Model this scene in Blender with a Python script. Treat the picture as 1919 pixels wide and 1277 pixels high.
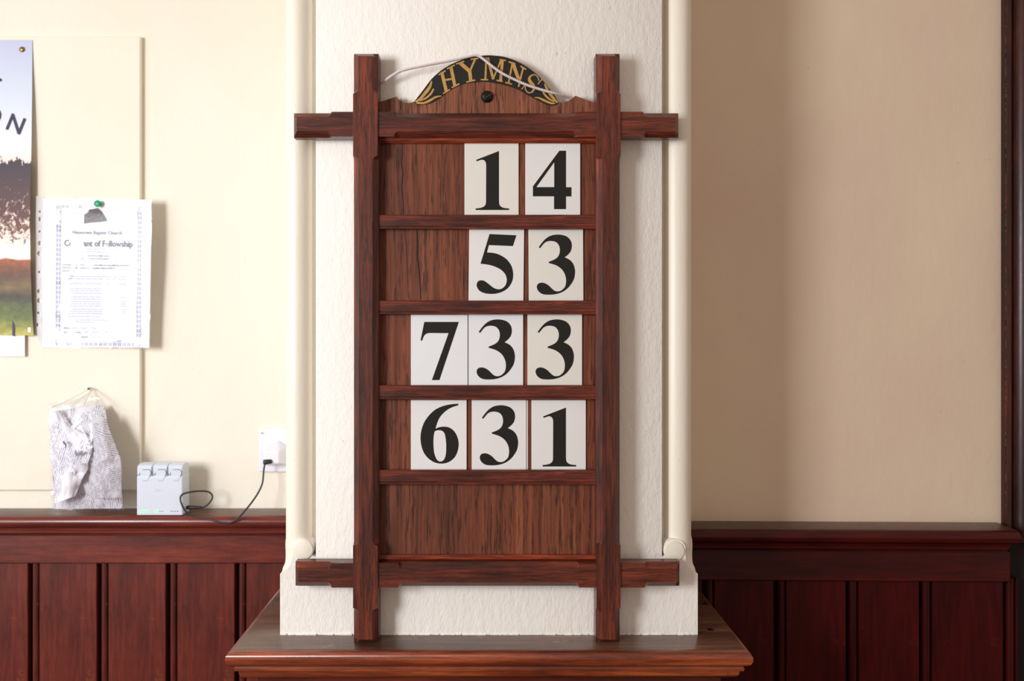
import bpy, bmesh, math, random
from mathutils import Vector, Matrix, noise as mnoise
random.seed(7)
R = math.radians
for o in list(bpy.data.objects): bpy.data.objects.remove(o)
S = bpy.context.scene
COL = S.collection

# ------------------------------------------------------------------ camera, world, lights, exposure
FPX, VX, VY, ZC = 1500.0, 915.0, 615.0, 1.55      # focal length and vanishing point in photo pixels, eye height
cam_d = bpy.data.cameras.new('camera'); cam = bpy.data.objects.new('camera', cam_d); COL.objects.link(cam)
cam.location = (0, 0, ZC); cam.rotation_euler = (R(90), 0, 0)
cam_d.sensor_width = 36.0; cam_d.lens = FPX/1919*36.0
cam_d.shift_x = (959.5-VX)/1919; cam_d.shift_y = -(638.5-VY)/1919
cam_d.clip_start = 0.01
cam_d.dof.use_dof = True; cam_d.dof.focus_distance = 1.21; cam_d.dof.aperture_fstop = 4.0
S.camera = cam
w = bpy.data.worlds.new('world'); S.world = w; w.use_nodes = True
w.node_tree.nodes['Background'].inputs[0].default_value = (1.0, 0.82, 0.70, 1)
w.node_tree.nodes['Background'].inputs[1].default_value = 0.47
def area(name, loc, target, sx, sy, power, color):
    l = bpy.data.lights.new(name, 'AREA'); l.shape = 'RECTANGLE'; l.size = sx; l.size_y = sy
    l.energy = power; l.color = color
    o = bpy.data.objects.new(name, l); COL.objects.link(o); o.location = loc
    o.rotation_euler = (Vector(target)-Vector(loc)).to_track_quat('-Z', 'Y').to_euler()
    return o
area('key_light', (-1.45, -0.15, 1.74), (0.0, 1.4, 1.30), 0.42, 0.70, 28.0, (0.95, 0.97, 1.0))  # main area light from the left, placed by the cast shadows
area('soft_fill_light', (-2.7, -0.7, 1.75), (0.2, 1.3, 1.3), 1.3, 1.7, 24.0, (0.97, 0.98, 1.0))  # added unseen area light, softens the gradient on the right wall
vs = S.view_settings
S.display_settings.display_device = 'sRGB'
vs.view_transform = 'Standard'; vs.look = 'None'; vs.gamma = 1; vs.use_curve_mapping = False
vs.exposure = 0.0

# ------------------------------------------------------------------ helpers
def X(px, d): return (px-VX)*d/FPX
def Z(py, d): return ZC-(py-VY)*d/FPX
def P(px, py, d): return Vector((X(px, d), d, Z(py, d)))
def srgb(r, g, b):
    f = lambda c: (c/255/12.92) if c/255 <= 0.04045 else ((c/255+0.055)/1.055)**2.4
    return (f(r), f(g), f(b), 1)

def tag(o, label=None, cat=None, group=None, kind=None):
    if label: o['label'] = label
    if cat: o['category'] = cat
    if group: o['group'] = group
    if kind: o['kind'] = kind
    return o
def empty(name, loc, label=None, cat=None, group=None, kind=None):
    o = bpy.data.objects.new(name, None); COL.objects.link(o); o.location = loc; o.empty_display_size = 0.05
    return tag(o, label, cat, group, kind)
def wloc(o):
    v = Vector((0, 0, 0))
    while o: v += o.location; o = o.parent
    return v
def link_mesh(name, me, mat, parent=None, smooth=False, origin=None):
    """mesh given in world coordinates; origin moved to its own centre base, parent offset removed"""
    if origin is None:
        xs = [v.co for v in me.vertices]
        origin = Vector(((min(v.x for v in xs)+max(v.x for v in xs))/2, (min(v.y for v in xs)+max(v.y for v in xs))/2, min(v.z for v in xs)))
    me.transform(Matrix.Translation(-Vector(origin)))
    o = bpy.data.objects.new(name, me); COL.objects.link(o)
    if mat: me.materials.append(mat)
    if parent is not None:
        o.parent = parent; o.location = Vector(origin)-wloc(parent)
    else: o.location = origin
    if smooth:
        for p in me.polygons: p.use_smooth = True
    return o
def from_bm(name, bm, mat, parent=None, smooth=False, origin=None, recalc=True):
    if recalc: bmesh.ops.recalc_face_normals(bm, faces=bm.faces[:])
    me = bpy.data.meshes.new(name); bm.to_mesh(me); bm.free()
    return link_mesh(name, me, mat, parent, smooth, origin)
def add_box(bm, x0, x1, y0, y1, z0, z1, bev=0.0, seg=2):
    vs_ = [bm.verts.new(c) for c in ((x0,y0,z0),(x1,y0,z0),(x1,y1,z0),(x0,y1,z0),(x0,y0,z1),(x1,y0,z1),(x1,y1,z1),(x0,y1,z1))]
    fs = [bm.faces.new([vs_[i] for i in f]) for f in ((0,3,2,1),(4,5,6,7),(0,1,5,4),(1,2,6,5),(2,3,7,6),(3,0,4,7))]
    if bev > 0:
        es = list({e for f in fs for e in f.edges})
        bmesh.ops.bevel(bm, geom=es, offset=bev, segments=seg, affect='EDGES', profile=0.5)
def box(name, x0, x1, y0, y1, z0, z1, mat, parent=None, bev=0.0, seg=2, **k):
    bm = bmesh.new(); add_box(bm, min(x0,x1), max(x0,x1), min(y0,y1), max(y0,y1), min(z0,z1), max(z0,z1), bev, seg)
    return from_bm(name, bm, mat, parent, **k)
def smooth_by_angle(o, ang=35):
    me = o.data
    for p in me.polygons: p.use_smooth = True
    bm = bmesh.new(); bm.from_mesh(me)
    for e in bm.edges:
        if len(e.link_faces) == 2 and e.calc_face_angle(0) > R(ang): e.smooth = False
    bm.to_mesh(me); bm.free()
    return o
def extrude_profile(name, pts, axis, a0, a1, mat, parent=None, ang=35, cut=None):
    """closed profile; axis 'x': pts are (y,z); axis 'z': pts are (x,y). cut: shift of each end by profile (mitres)"""
    bm = bmesh.new(); rings = []
    for k, a in enumerate((a0, a1)):
        ring = []
        for p in pts:
            s = cut(k, p) if cut else 0
            ring.append(bm.verts.new((a+s, p[0], p[1]) if axis == 'x' else (p[0], p[1], a+s)))
        rings.append(ring)
    n = len(pts)
    for i in range(n):
        bm.faces.new((rings[0][i], rings[0][(i+1) % n], rings[1][(i+1) % n], rings[1][i]))
    for r in rings:
        bm.faces.new(r)
    bmesh.ops.triangulate(bm, faces=[f for f in bm.faces if len(f.verts) > 4])
    o = from_bm(name, bm, mat, parent)
    return smooth_by_angle(o, ang)
def catmull(pts, closed=True, n=6):
    """pts (x,y) smooth or (x,y,1) corner"""
    N = len(pts); out = []
    rng = range(N if closed else N-1)
    for i in rng:
        p1 = pts[i]; p2 = pts[(i+1) % N]
        p0 = p1 if (len(p1) > 2 or (not closed and i == 0)) else pts[i-1]
        p3 = p2 if (len(p2) > 2 or (not closed and i+2 >= N)) else pts[(i+2) % N]
        if len(p1) > 2 and len(p2) > 2:
            out.append((p1[0], p1[1])); continue
        for k in range(n):
            t = k/n; t2 = t*t; t3 = t2*t
            f = lambda a, b, c, d: 0.5*((2*b)+(-a+c)*t+(2*a-5*b+4*c-d)*t2+(-a+3*b-3*c+d)*t3)
            out.append((f(p0[0], p1[0], p2[0], p3[0]), f(p0[1], p1[1], p2[1], p3[1])))
    if not closed: out.append((pts[-1][0], pts[-1][1]))
    return out
def fill_mesh(contours, yfront, thick):
    """flat filled outline (world x,z), facing the camera, front at yfront"""
    cu = bpy.data.curves.new('tmp', 'CURVE'); cu.dimensions = '2D'; cu.fill_mode = 'BOTH'; cu.extrude = thick/2
    for c in contours:
        sp = cu.splines.new('POLY'); sp.points.add(len(c)-1); sp.use_cyclic_u = True
        for i, q in enumerate(c): sp.points[i].co = (q[0], q[1], 0, 1)
    return curve_to_mesh(cu, yfront, thick)
def curve_to_mesh(cu, yfront, thick):
    o = bpy.data.objects.new('tmp', cu); COL.objects.link(o)
    dg = bpy.context.evaluated_depsgraph_get(); dg.update()
    me = bpy.data.meshes.new_from_object(o.evaluated_get(dg))
    bpy.data.objects.remove(o); bpy.data.curves.remove(cu)
    for v in me.vertices:
        x, y, z = v.co; v.co = (x, yfront+thick/2-z, y)
    me.materials.clear()
    return me
def text_mesh(body, size, px, py, d, thick=0.0004, rot=0, xs=1.0, bold=0.0, shear=0.0, align='LEFT', spacing=1.0):
    cu = bpy.data.curves.new('tmp', 'FONT'); cu.body = body; cu.size = size; cu.extrude = thick/2
    cu.offset = bold; cu.shear = shear; cu.align_x = align; cu.space_character = spacing; cu.resolution_u = 3
    me = curve_to_mesh(cu, 0, thick)
    me.transform(Matrix.Diagonal((xs, 1, 1, 1)))
    me.transform(Matrix.Rotation(R(rot), 4, 'Y'))
    p = P(px, py, d); me.transform(Matrix.Translation(p))
    return me
def strokes_mesh(strokes, yfront, thick):
    """strokes: list of polylines [(x,z,w),...] in world x,z; each becomes a thin ribbon prism"""
    bm = bmesh.new()
    for si, s in enumerate(strokes):
        yfront -= 0.00003 if si else 0
        n = len(s); L = []; Rr = []
        for i in range(n):
            a = s[max(i-1, 0)]; b = s[min(i+1, n-1)]
            t = Vector((b[0]-a[0], b[1]-a[1])); t = t.normalized() if t.length > 0 else Vector((1, 0))
            nn = Vector((-t.y, t.x))*s[i][2]/2
            L.append((s[i][0]+nn.x, s[i][1]+nn.y)); Rr.append((s[i][0]-nn.x, s[i][1]-nn.y))
        f = [[bm.verts.new((p[0], yfront, p[1])) for p in q] for q in (L, Rr)]
        k = [[bm.verts.new((p[0], yfront+thick, p[1])) for p in q] for q in (L, Rr)]
        for i in range(n-1):
            bm.faces.new((f[0][i], f[0][i+1], f[1][i+1], f[1][i]))
            bm.faces.new((k[0][i], k[1][i], k[1][i+1], k[0][i+1]))
            bm.faces.new((f[0][i], k[0][i], k[0][i+1], f[0][i+1]))
            bm.faces.new((f[1][i], f[1][i+1], k[1][i+1], k[1][i]))
        bm.faces.new((f[0][0], f[1][0], k[1][0], k[0][0])); bm.faces.new((f[0][-1], k[0][-1], k[1][-1], f[1][-1]))
    bmesh.ops.recalc_face_normals(bm, faces=bm.faces[:])
    me = bpy.data.meshes.new('strokes'); bm.to_mesh(me); bm.free(); return me
def tube(name, pts, r, mat, parent=None, seg=8, twist=None, strands=1, closed_ends=True):
    """tube through world points; optional twisted strands"""
    bm = bmesh.new()
    P3 = [Vector(p) for p in pts]; dense = []
    N = len(P3)
    for i in range(N-1):
        p0 = P3[max(i-1, 0)]; p1 = P3[i]; p2 = P3[i+1]; p3 = P3[min(i+2, N-1)]
        m = max(2, int((p2-p1).length/(twist/6 if twist else r*2.2)))
        for k in range(m):
            t = k/m; dense.append(0.5*((2*p1)+(-p0+p2)*t+(2*p0-5*p1+4*p2-p3)*t*t+(-p0+3*p1-3*p2+p3)*t**3))
    dense.append(P3[-1])
    up = Vector((0, 1, 0.01)).normalized(); acc = 0
    frames = []
    for i, p in enumerate(dense):
        t = (dense[min(i+1, len(dense)-1)]-dense[max(i-1, 0)]).normalized()
        u = up-t*up.dot(t)
        u = u.normalized() if u.length > 1e-5 else Vector((1, 0, 0)); up = u
        frames.append((p, u, t.cross(u), acc))
        if i+1 < len(dense): acc += (dense[i+1]-p).length
    for s in range(strands):
        prev = None
        for (p, u, v, a) in frames:
            if strands > 1:
                ph = a/twist*2*math.pi+s*2*math.pi/strands
                c = p+(u*math.cos(ph)+v*math.sin(ph))*r*0.5; rr = r*0.56
            else: c = p; rr = r
            ring = [bm.verts.new(c+(u*math.cos(2*math.pi*k/seg)+v*math.sin(2*math.pi*k/seg))*rr) for k in range(seg)]
            if prev:
                for k in range(seg): bm.faces.new((prev[k], prev[(k+1) % seg], ring[(k+1) % seg], ring[k]))
            else: first = ring
            prev = ring
        if closed_ends: bm.faces.new(first); bm.faces.new(prev)
    return from_bm(name, bm, mat, parent, smooth=True)
def lathe_y(name, cx, cz, prof, mat, parent=None, seg=28, ang=35):
    """profile [(r, y)] spun about an axis along Y"""
    bm = bmesh.new(); prev = None
    for (r, y) in prof:
        ring = [bm.verts.new((cx+r*math.cos(2*math.pi*k/seg), y, cz+r*math.sin(2*math.pi*k/seg))) for k in range(seg)]
        if prev:
            for k in range(seg): bm.faces.new((prev[k], prev[(k+1) % seg], ring[(k+1) % seg], ring[k]))
        else: bm.faces.new(ring)
        prev = ring
    bm.faces.new(prev)
    return smooth_by_angle(from_bm(name, bm, mat, parent), ang)

# ------------------------------------------------------------------ materials
def new_mat(name):
    m = bpy.data.materials.new(name); m.use_nodes = True
    nt = m.node_tree; b = nt.nodes['Principled BSDF']; return m, nt, b
def nd(nt, t, **k):
    n = nt.nodes.new(t)
    for a, v in k.items(): setattr(n, a, v)
    return n
def ramp(nt, fac, stops, interp='LINEAR'):
    r = nd(nt, 'ShaderNodeValToRGB'); r.color_ramp.interpolation = interp
    el = r.color_ramp.elements
    while len(el) < len(stops): el.new(0.5)
    for e, (p, c) in zip(el, stops): e.position = p; e.color = c
    nt.links.new(fac, r.inputs[0]); return r.outputs[0]
def coords(nt, scale=(1, 1, 1), rot=(0, 0, 0), kind='Object', loc=(0, 0, 0)):
    tc = nd(nt, 'ShaderNodeTexCoord'); mp = nd(nt, 'ShaderNodeMapping')
    mp.inputs['Scale'].default_value = scale; mp.inputs['Rotation'].default_value = rot; mp.inputs['Location'].default_value = loc
    nt.links.new(tc.outputs[kind], mp.inputs[0]); return mp.outputs[0]
def noise_n(nt, vec, scale, detail=4, rough=0.55, dist=0.0):
    n = nd(nt, 'ShaderNodeTexNoise'); n.inputs['Scale'].default_value = scale; n.inputs['Detail'].default_value = detail
    n.inputs['Roughness'].default_value = rough; n.inputs['Distortion'].default_value = dist
    nt.links.new(vec, n.inputs['Vector']); return n.outputs['Fac']
def mix(nt, fac, a, b, mode='MIX'):
    m = nd(nt, 'ShaderNodeMix'); m.data_type = 'RGBA'; m.blend_type = mode
    for s, v in ((0, fac), (6, a), (7, b)):
        if isinstance(v, (int, float, tuple)): m.inputs[s].default_value = v
        else: nt.links.new(v, m.inputs[s])
    return m.outputs[2]
def math_n(nt, op, a, b=None, clamp=False):
    m = nd(nt, 'ShaderNodeMath'); m.operation = op; m.use_clamp = clamp
    for s, v in ((0, a), (1, b)):
        if v is None: continue
        if isinstance(v, (int, float)): m.inputs[s].default_value = v
        else: nt.links.new(v, m.inputs[s])
    return m.outputs[0]
def bump(nt, b, h, dist, strength=1.0, prev=None):
    n = nd(nt, 'ShaderNodeBump'); n.inputs['Distance'].default_value = dist; n.inputs['Strength'].default_value = strength
    nt.links.new(h, n.inputs['Height'])
    if prev: nt.links.new(prev, n.inputs['Normal'])
    nt.links.new(n.outputs[0], b.inputs['Normal']); return n.outputs[0]
def plain(name, col, rough=0.5, metal=0.0, spec=0.5, var=0.06, vscale=40):
    m, nt, b = new_mat(name)
    v = coords(nt); n = noise_n(nt, v, vscale, 3)
    c2 = tuple(c*(1-var*2) for c in col[:3])+(1,)
    nt.links.new(ramp(nt, n, [(0.3, c2), (0.7, col)]), b.inputs['Base Color'])
    b.inputs['Roughness'].default_value = rough; b.inputs['Metallic'].default_value = metal
    b.inputs['Specular IOR Level'].default_value = spec
    return m
def wood(name, axis, dark, mid, light, fig=14, pores=1.0, rough=0.38, poredark=(0.012, 0.008, 0.007, 1), coat=0.25, patch=0.0, patchcol=None, stretch=14, fine=170, grain=0.8, head=None, coatr=0.25, spec=0.35):
    """grain runs along axis"""
    m, nt, b = new_mat(name)
    k = {'x': 0, 'y': 1, 'z': 2}[axis]
    def sc(st): s = [1.0, 1.0, 1.0]; s[k] = 1.0/st; return tuple(s)
    g = noise_n(nt, coords(nt, sc(stretch)), fig*3, 5, 0.6, 0.6)
    base = ramp(nt, g, [(0.30, dark), (0.5, mid), (0.72, light)])
    big = noise_n(nt, coords(nt, sc(3), loc=(3.1, 1.7, 5.2)), 9, 3)
    base = mix(nt, 1.0, base, ramp(nt, big, [(0.3, (0.68, 0.68, 0.70, 1)), (0.7, (1.15, 1.12, 1.08, 1))]), 'MULTIPLY')
    g2 = noise_n(nt, coords(nt, sc(stretch*1.3), loc=(5.3, 3.7, 6.2)), fig*19, 4, 0.7, 0.3)
    base = mix(nt, grain, base, ramp(nt, g2, [(0.36, (0.38, 0.36, 0.38, 1)), (0.5, (0.92, 0.9, 0.9, 1)), (0.66, (1.55, 1.5, 1.42, 1))]), 'MULTIPLY')
    po = noise_n(nt, coords(nt, sc(16), loc=(1.3, 9.7, 2.2)), fine*2.6, 3, 0.75)
    pm = math_n(nt, 'MULTIPLY', ramp(nt, po, [(0.53, (0, 0, 0, 1)), (0.61, (1, 1, 1, 1))]), 0.7*pores)
    base = mix(nt, pm, base, poredark)
    if patch:
        pn = noise_n(nt, coords(nt, (1, 1, 1), loc=(7.7, 2.2, 4.1)), 23, 6, 0.7)
        base = mix(nt, math_n(nt, 'MULTIPLY', ramp(nt, pn, [(0.62, (0, 0, 0, 1)), (0.70, (1, 1, 1, 1))]), patch), base, patchcol)
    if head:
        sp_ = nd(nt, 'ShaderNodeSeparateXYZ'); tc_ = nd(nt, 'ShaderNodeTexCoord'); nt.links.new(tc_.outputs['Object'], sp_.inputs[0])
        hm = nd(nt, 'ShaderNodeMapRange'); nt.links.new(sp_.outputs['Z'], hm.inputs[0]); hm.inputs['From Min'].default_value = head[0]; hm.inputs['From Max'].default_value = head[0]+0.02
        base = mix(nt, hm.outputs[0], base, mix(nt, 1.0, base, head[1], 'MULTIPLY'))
    nt.links.new(base, b.inputs['Base Color'])
    rn = noise_n(nt, coords(nt), 60, 3)
    rr = nd(nt, 'ShaderNodeMapRange'); nt.links.new(rn, rr.inputs[0])
    rr.inputs['To Min'].default_value = rough-0.08; rr.inputs['To Max'].default_value = rough+0.14
    nt.links.new(rr.outputs[0], b.inputs['Roughness'])
    b.inputs['Coat Weight'].default_value = coat; b.inputs['Coat Roughness'].default_value = coatr
    b.inputs['Specular IOR Level'].default_value = spec
    h = mix(nt, 0.5, g, po)
    bump(nt, b, h, 0.0006, 0.7)
    return m
def plaster(name, col, col2, s=(1, 1, 1), scale=60, h=0.0012, rough=0.62, spec=0.3):
    m, nt, b = new_mat(name)
    v = coords(nt, s)
    n1 = noise_n(nt, v, scale, 5, 0.6); n2 = noise_n(nt, coords(nt, (1, 1, 0.6)), 5, 3)
    n3 = noise_n(nt, coords(nt, (1, 1, 0.35), loc=(4, 2, 1)), scale*4, 3)
    c = ramp(nt, n2, [(0.3, col2), (0.7, col)])
    sp = noise_n(nt, coords(nt, loc=(9, 1, 3)), 130, 2)
    c = mix(nt, math_n(nt, 'MULTIPLY', ramp(nt, sp, [(0.74, (0, 0, 0, 1)), (0.79, (1, 1, 1, 1))]), 0.35), c, srgb(150, 140, 120))
    nt.links.new(c, b.inputs['Base Color'])
    b.inputs['Roughness'].default_value = rough; b.inputs['Specular IOR Level'].default_value = spec
    bump(nt, b, math_n(nt, 'ADD', n1, math_n(nt, 'MULTIPLY', n3, 0.35)), h, 1.0)
    return m

M = {}
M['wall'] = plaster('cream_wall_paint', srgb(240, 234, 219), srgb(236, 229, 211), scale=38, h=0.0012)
M['wall_right'] = plaster('cream_wall_paint_warm_shade', srgb(234, 214, 188), srgb(228, 204, 182), scale=22, h=0.0010)  # same cream paint, warm shade tone mixed into its colour
M['pier'] = plaster('pier_paint', srgb(247, 243, 236), srgb(243, 238, 230), s=(1.0, 1, 0.5), scale=110, h=0.0014)
M['roll'] = plaster('roll_paint', srgb(244, 238, 222), srgb(240, 232, 214), s=(1, 1, 0.15), scale=45, h=0.0006, rough=0.4, spec=0.45)
M['board_paint'] = plaster('painted_board', srgb(239, 233, 216), srgb(235, 227, 208), scale=45, h=0.0008, rough=0.55)
DK, MD, LT = srgb(52, 24, 20), srgb(100, 44, 30), srgb(140, 66, 42)
M['frame_v'] = wood('oak_frame_upright', 'z', DK, MD, LT, fig=12, pores=0.9, coat=0.35)
M['frame_h'] = wood('oak_frame_cross', 'x', DK, srgb(108, 46, 30), srgb(146, 68, 40), fig=12, pores=0.85, coat=0.35)
M['slat'] = wood('oak_slat', 'x', srgb(60, 26, 20), srgb(104, 44, 30), srgb(140, 62, 40), fig=26, pores=0.8, coat=0.2)
M['bead_red'] = wood('red_bead', 'x', srgb(90, 34, 18), srgb(140, 56, 28), srgb(172, 80, 44), fig=20, pores=0.4)
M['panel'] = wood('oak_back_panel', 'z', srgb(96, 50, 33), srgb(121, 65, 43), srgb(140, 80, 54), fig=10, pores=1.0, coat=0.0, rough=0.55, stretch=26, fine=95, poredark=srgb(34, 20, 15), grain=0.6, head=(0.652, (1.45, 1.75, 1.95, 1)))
M['sill'] = wood('sill_wood', 'x', srgb(98, 40, 22), srgb(148, 66, 34), srgb(184, 98, 54), fig=12, pores=0.5, rough=0.34, coat=0.9, coatr=0.16, grain=0.6, patch=0.5, patchcol=srgb(90, 70, 60))
M['sill_top_sheen'] = wood('sill_top_wood_sheen', 'x', srgb(72, 46, 36), srgb(98, 64, 48), srgb(126, 90, 70), fig=10, pores=0.5, rough=0.4, coat=0.8, coatr=0.14, grain=0.5, patch=0.7, patchcol=srgb(134, 118, 106))  # reflection of the white pier greyed into the colour, with scuffed patches
M['cap_top_sheen'] = wood('cap_top_wood_sheen', 'x', srgb(66, 38, 30), srgb(88, 54, 42), srgb(108, 76, 60), fig=8, pores=0.4, rough=0.42, coat=0.5, grain=0.4, patch=0.5, patchcol=srgb(120, 96, 84))  # cap top greyed to carry the bright wall's reflection, plus worn patches
M['sill_side'] = wood('sill_wood_side', 'y', srgb(98, 40, 22), srgb(148, 66, 34), srgb(184, 98, 54), fig=12, pores=0.5, rough=0.34, coat=0.9, coatr=0.16, grain=0.6, patch=0.5, patchcol=srgb(90, 70, 60))
M['dado_h'] = wood('dado_rail_wood', 'x', srgb(66, 22, 18), srgb(100, 36, 28), srgb(128, 52, 38), fig=7, pores=0.3, rough=0.32, coat=0.7, stretch=9, grain=0.4, coatr=0.2)
M['dado_v'] = wood('dado_board_wood', 'z', srgb(66, 24, 20), srgb(100, 38, 30), srgb(124, 52, 38), fig=7, pores=0.3, rough=0.34, coat=0.5, stretch=9, patch=0.35, patchcol=srgb(160, 84, 50), grain=0.45)
M['dado_h_shade'] = wood('dado_rail_wood_shaded_side', 'x', srgb(46, 7, 8), srgb(70, 11, 10), srgb(96, 22, 14), fig=7, pores=0.3, rough=0.36, coat=0.3, stretch=9, grain=0.4, spec=0.15)  # same dado wood, darkened in colour for the pier's shade
M['dado_v_shade'] = wood('dado_board_wood_shaded_side', 'z', srgb(46, 6, 8), srgb(66, 9, 11), srgb(84, 14, 13), fig=7, pores=0.3, rough=0.42, coat=0.12, stretch=9, patch=0.35, patchcol=srgb(110, 42, 22), grain=0.4, spec=0.12)  # board wood with the right side's shade put into the base colour
M['gap'] = plain('dark_gap', srgb(18, 9, 8), 0.8)
M['floor'] = wood('floor_wood', 'x', srgb(80, 50, 32), srgb(120, 80, 52), srgb(150, 105, 70), fig=4)
M['black_paint'] = plain('black_sign_paint', srgb(24, 25, 24), 0.45, var=0.2, vscale=200)
M['gold'] = plain('gold_paint', srgb(206, 158, 84), 0.5, var=0.16, vscale=180)
M['screw'] = plain('black_iron', srgb(22, 24, 26), 0.35, metal=0.4)
M['cord'] = plain('white_cord', srgb(226, 214, 214), 0.6)
M['ink'] = plain('numeral_ink', srgb(20, 19, 17), 0.32, var=0.1)
M['card_cream'] = plain('cream_card', srgb(230, 227, 218), 0.35, var=0.015, vscale=30)
M['card_white'] = plain('white_card', srgb(233, 231, 229), 0.35, var=0.012, vscale=30)
M['card_cool'] = plain('cool_white_card', srgb(232, 233, 236), 0.35, var=0.012, vscale=30)
M['paper'] = plain('print_paper', srgb(240, 240, 248), 0.6, var=0.01)
M['grey_print'] = plain('grey_print', srgb(128, 128, 144), 0.7)
M['pale_print'] = plain('pale_print', srgb(176, 180, 204), 0.7)
M['blue_ink'] = plain('blue_ink', srgb(150, 162, 205), 0.7)
M['dark_print'] = plain('dark_print', srgb(96, 94, 110), 0.7)
M['photo_print'] = plain('photo_print', srgb(176, 168, 172), 0.7, var=0.3, vscale=300)
M['navy'] = plain('navy_print', srgb(56, 56, 78), 0.6)
M['brass'] = plain('brass', srgb(170, 140, 80), 0.3, metal=0.9)
M['green_plastic'] = plain('green_plastic', srgb(30, 165, 100), 0.35)
M['hub'] = plain('pale_grey_plastic', srgb(212, 219, 232), 0.45, var=0.01)
M['hub_line'] = plain('grey_recess', srgb(120, 126, 134), 0.6)
M['white_plastic'] = plain('white_plastic', srgb(236, 237, 244), 0.3, var=0.01)
M['black_plastic'] = plain('black_plastic', srgb(36, 38, 42), 0.45)
M['steel'] = plain('steel', srgb(120, 118, 112), 0.35, metal=0.8)
m, nt, b = new_mat('led_green'); b.inputs['Base Color'].default_value = srgb(150, 220, 165)
b.inputs['Emission Color'].default_value = (0.25, 1.0, 0.35, 1); b.inputs['Emission Strength'].default_value = 0.7; M['led'] = m
# clear plastic film
def film(name, alpha, nscale, h, rough=0.12, col=(0.95, 0.95, 0.98, 1), aniso=(1, 1, 1), refl=0.06):
    m, nt, b = new_mat(name)
    b.inputs['Base Color'].default_value = col; b.inputs['Roughness'].default_value = rough
    b.inputs['Alpha'].default_value = alpha; b.inputs['Specular IOR Level'].default_value = 0.7
    n = noise_n(nt, coords(nt, aniso), nscale, 2, 0.5, 0.8)
    bump(nt, b, n, h, 1.0)
    # glossy film: transparent + sharp reflection
    out = nt.nodes['Material Output']
    gl = nd(nt, 'ShaderNodeBsdfGlossy'); gl.inputs['Roughness'].default_value = rough
    tr = nd(nt, 'ShaderNodeBsdfTransparent'); tr.inputs[0].default_value = (0.97, 0.97, 0.985, 1)
    bn = [x for x in nt.nodes if x.type == 'BUMP'][0]
    nt.links.new(bn.outputs[0], gl.inputs['Normal'])
    lw = nd(nt, 'ShaderNodeLayerWeight'); lw.inputs['Blend'].default_value = 0.5; nt.links.new(bn.outputs[0], lw.inputs['Normal'])
    fac = math_n(nt, 'ADD', math_n(nt, 'MULTIPLY', math_n(nt, 'POWER', lw.outputs['Facing'], 4.0), 0.5), refl)
    ms = nd(nt, 'ShaderNodeMixShader'); nt.links.new(fac, ms.inputs[0]); nt.links.new(tr.outputs[0], ms.inputs[1]); nt.links.new(gl.outputs[0], ms.inputs[2])
    di = nd(nt, 'ShaderNodeMixShader'); di.inputs[0].default_value = alpha
    nt.links.new(ms.outputs[0], di.inputs[1]); nt.links.new(b.outputs[0], di.inputs[2]); nt.links.new(di.outputs[0], out.inputs[0])
    return m
M['sleeve'] = film('clear_sleeve', 0.05, 9, 0.014, 0.13, refl=0.06)
M['bag'] = film('clear_bag', 0.12, 24, 0.008, 0.2, aniso=(1, 1, 0.8), refl=0.06)
m, nt, b = new_mat('bag_fold'); b.inputs['Base Color'].default_value = srgb(235, 228, 214); b.inputs['Alpha'].default_value = 0.55; b.inputs['Roughness'].default_value = 0.2; M['bag_fold'] = m
# newsprint: rows of printed words
def newsprint(name, rot, pitch=330, dens=0.5, paper=srgb(232, 231, 238), ink=srgb(96, 94, 116)):
    m, nt, b = new_mat(name)
    v = coords(nt, (1, 1, 1), (0, R(rot), 0))
    sep = nd(nt, 'ShaderNodeSeparateXYZ'); nt.links.new(v, sep.inputs[0])
    row = math_n(nt, 'SINE', math_n(nt, 'MULTIPLY', sep.outputs['X'], 2*math.pi*pitch))
    rm = ramp(nt, math_n(nt, 'ADD', math_n(nt, 'MULTIPLY', row, 0.5), 0.5), [(0.45, (0, 0, 0, 1)), (0.65, (1, 1, 1, 1))])
    wn = noise_n(nt, coords(nt, (1, 1, 0.4), (0, R(rot), 0)), 330, 1)
    wm = ramp(nt, wn, [(0.42, (0, 0, 0, 1)), (0.5, (1, 1, 1, 1))])
    col = noise_n(nt, coords(nt, (1, 1, 1), (0, R(rot), 0), loc=(2, 5, 8)), 24, 1)
    cm = ramp(nt, col, [(0.60-dens*0.3, (0, 0, 0, 1)), (0.64-dens*0.3, (1, 1, 1, 1))])
    f = math_n(nt, 'MULTIPLY', math_n(nt, 'MULTIPLY', rm, wm), cm)
    nt.links.new(mix(nt, math_n(nt, 'MULTIPLY', f, 0.62), paper, ink), b.inputs['Base Color'])
    b.inputs['Roughness'].default_value = 0.7
    return m
M['news1'] = newsprint('newsprint_upright', 4, 260, 0.75)
M['news2'] = newsprint('newsprint_tilted', -14, 240, 0.6, srgb(236, 234, 242), srgb(104, 104, 128))
M['news3'] = newsprint('newsprint_folded', 70, 280, 0.8, srgb(220, 217, 224))
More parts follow.
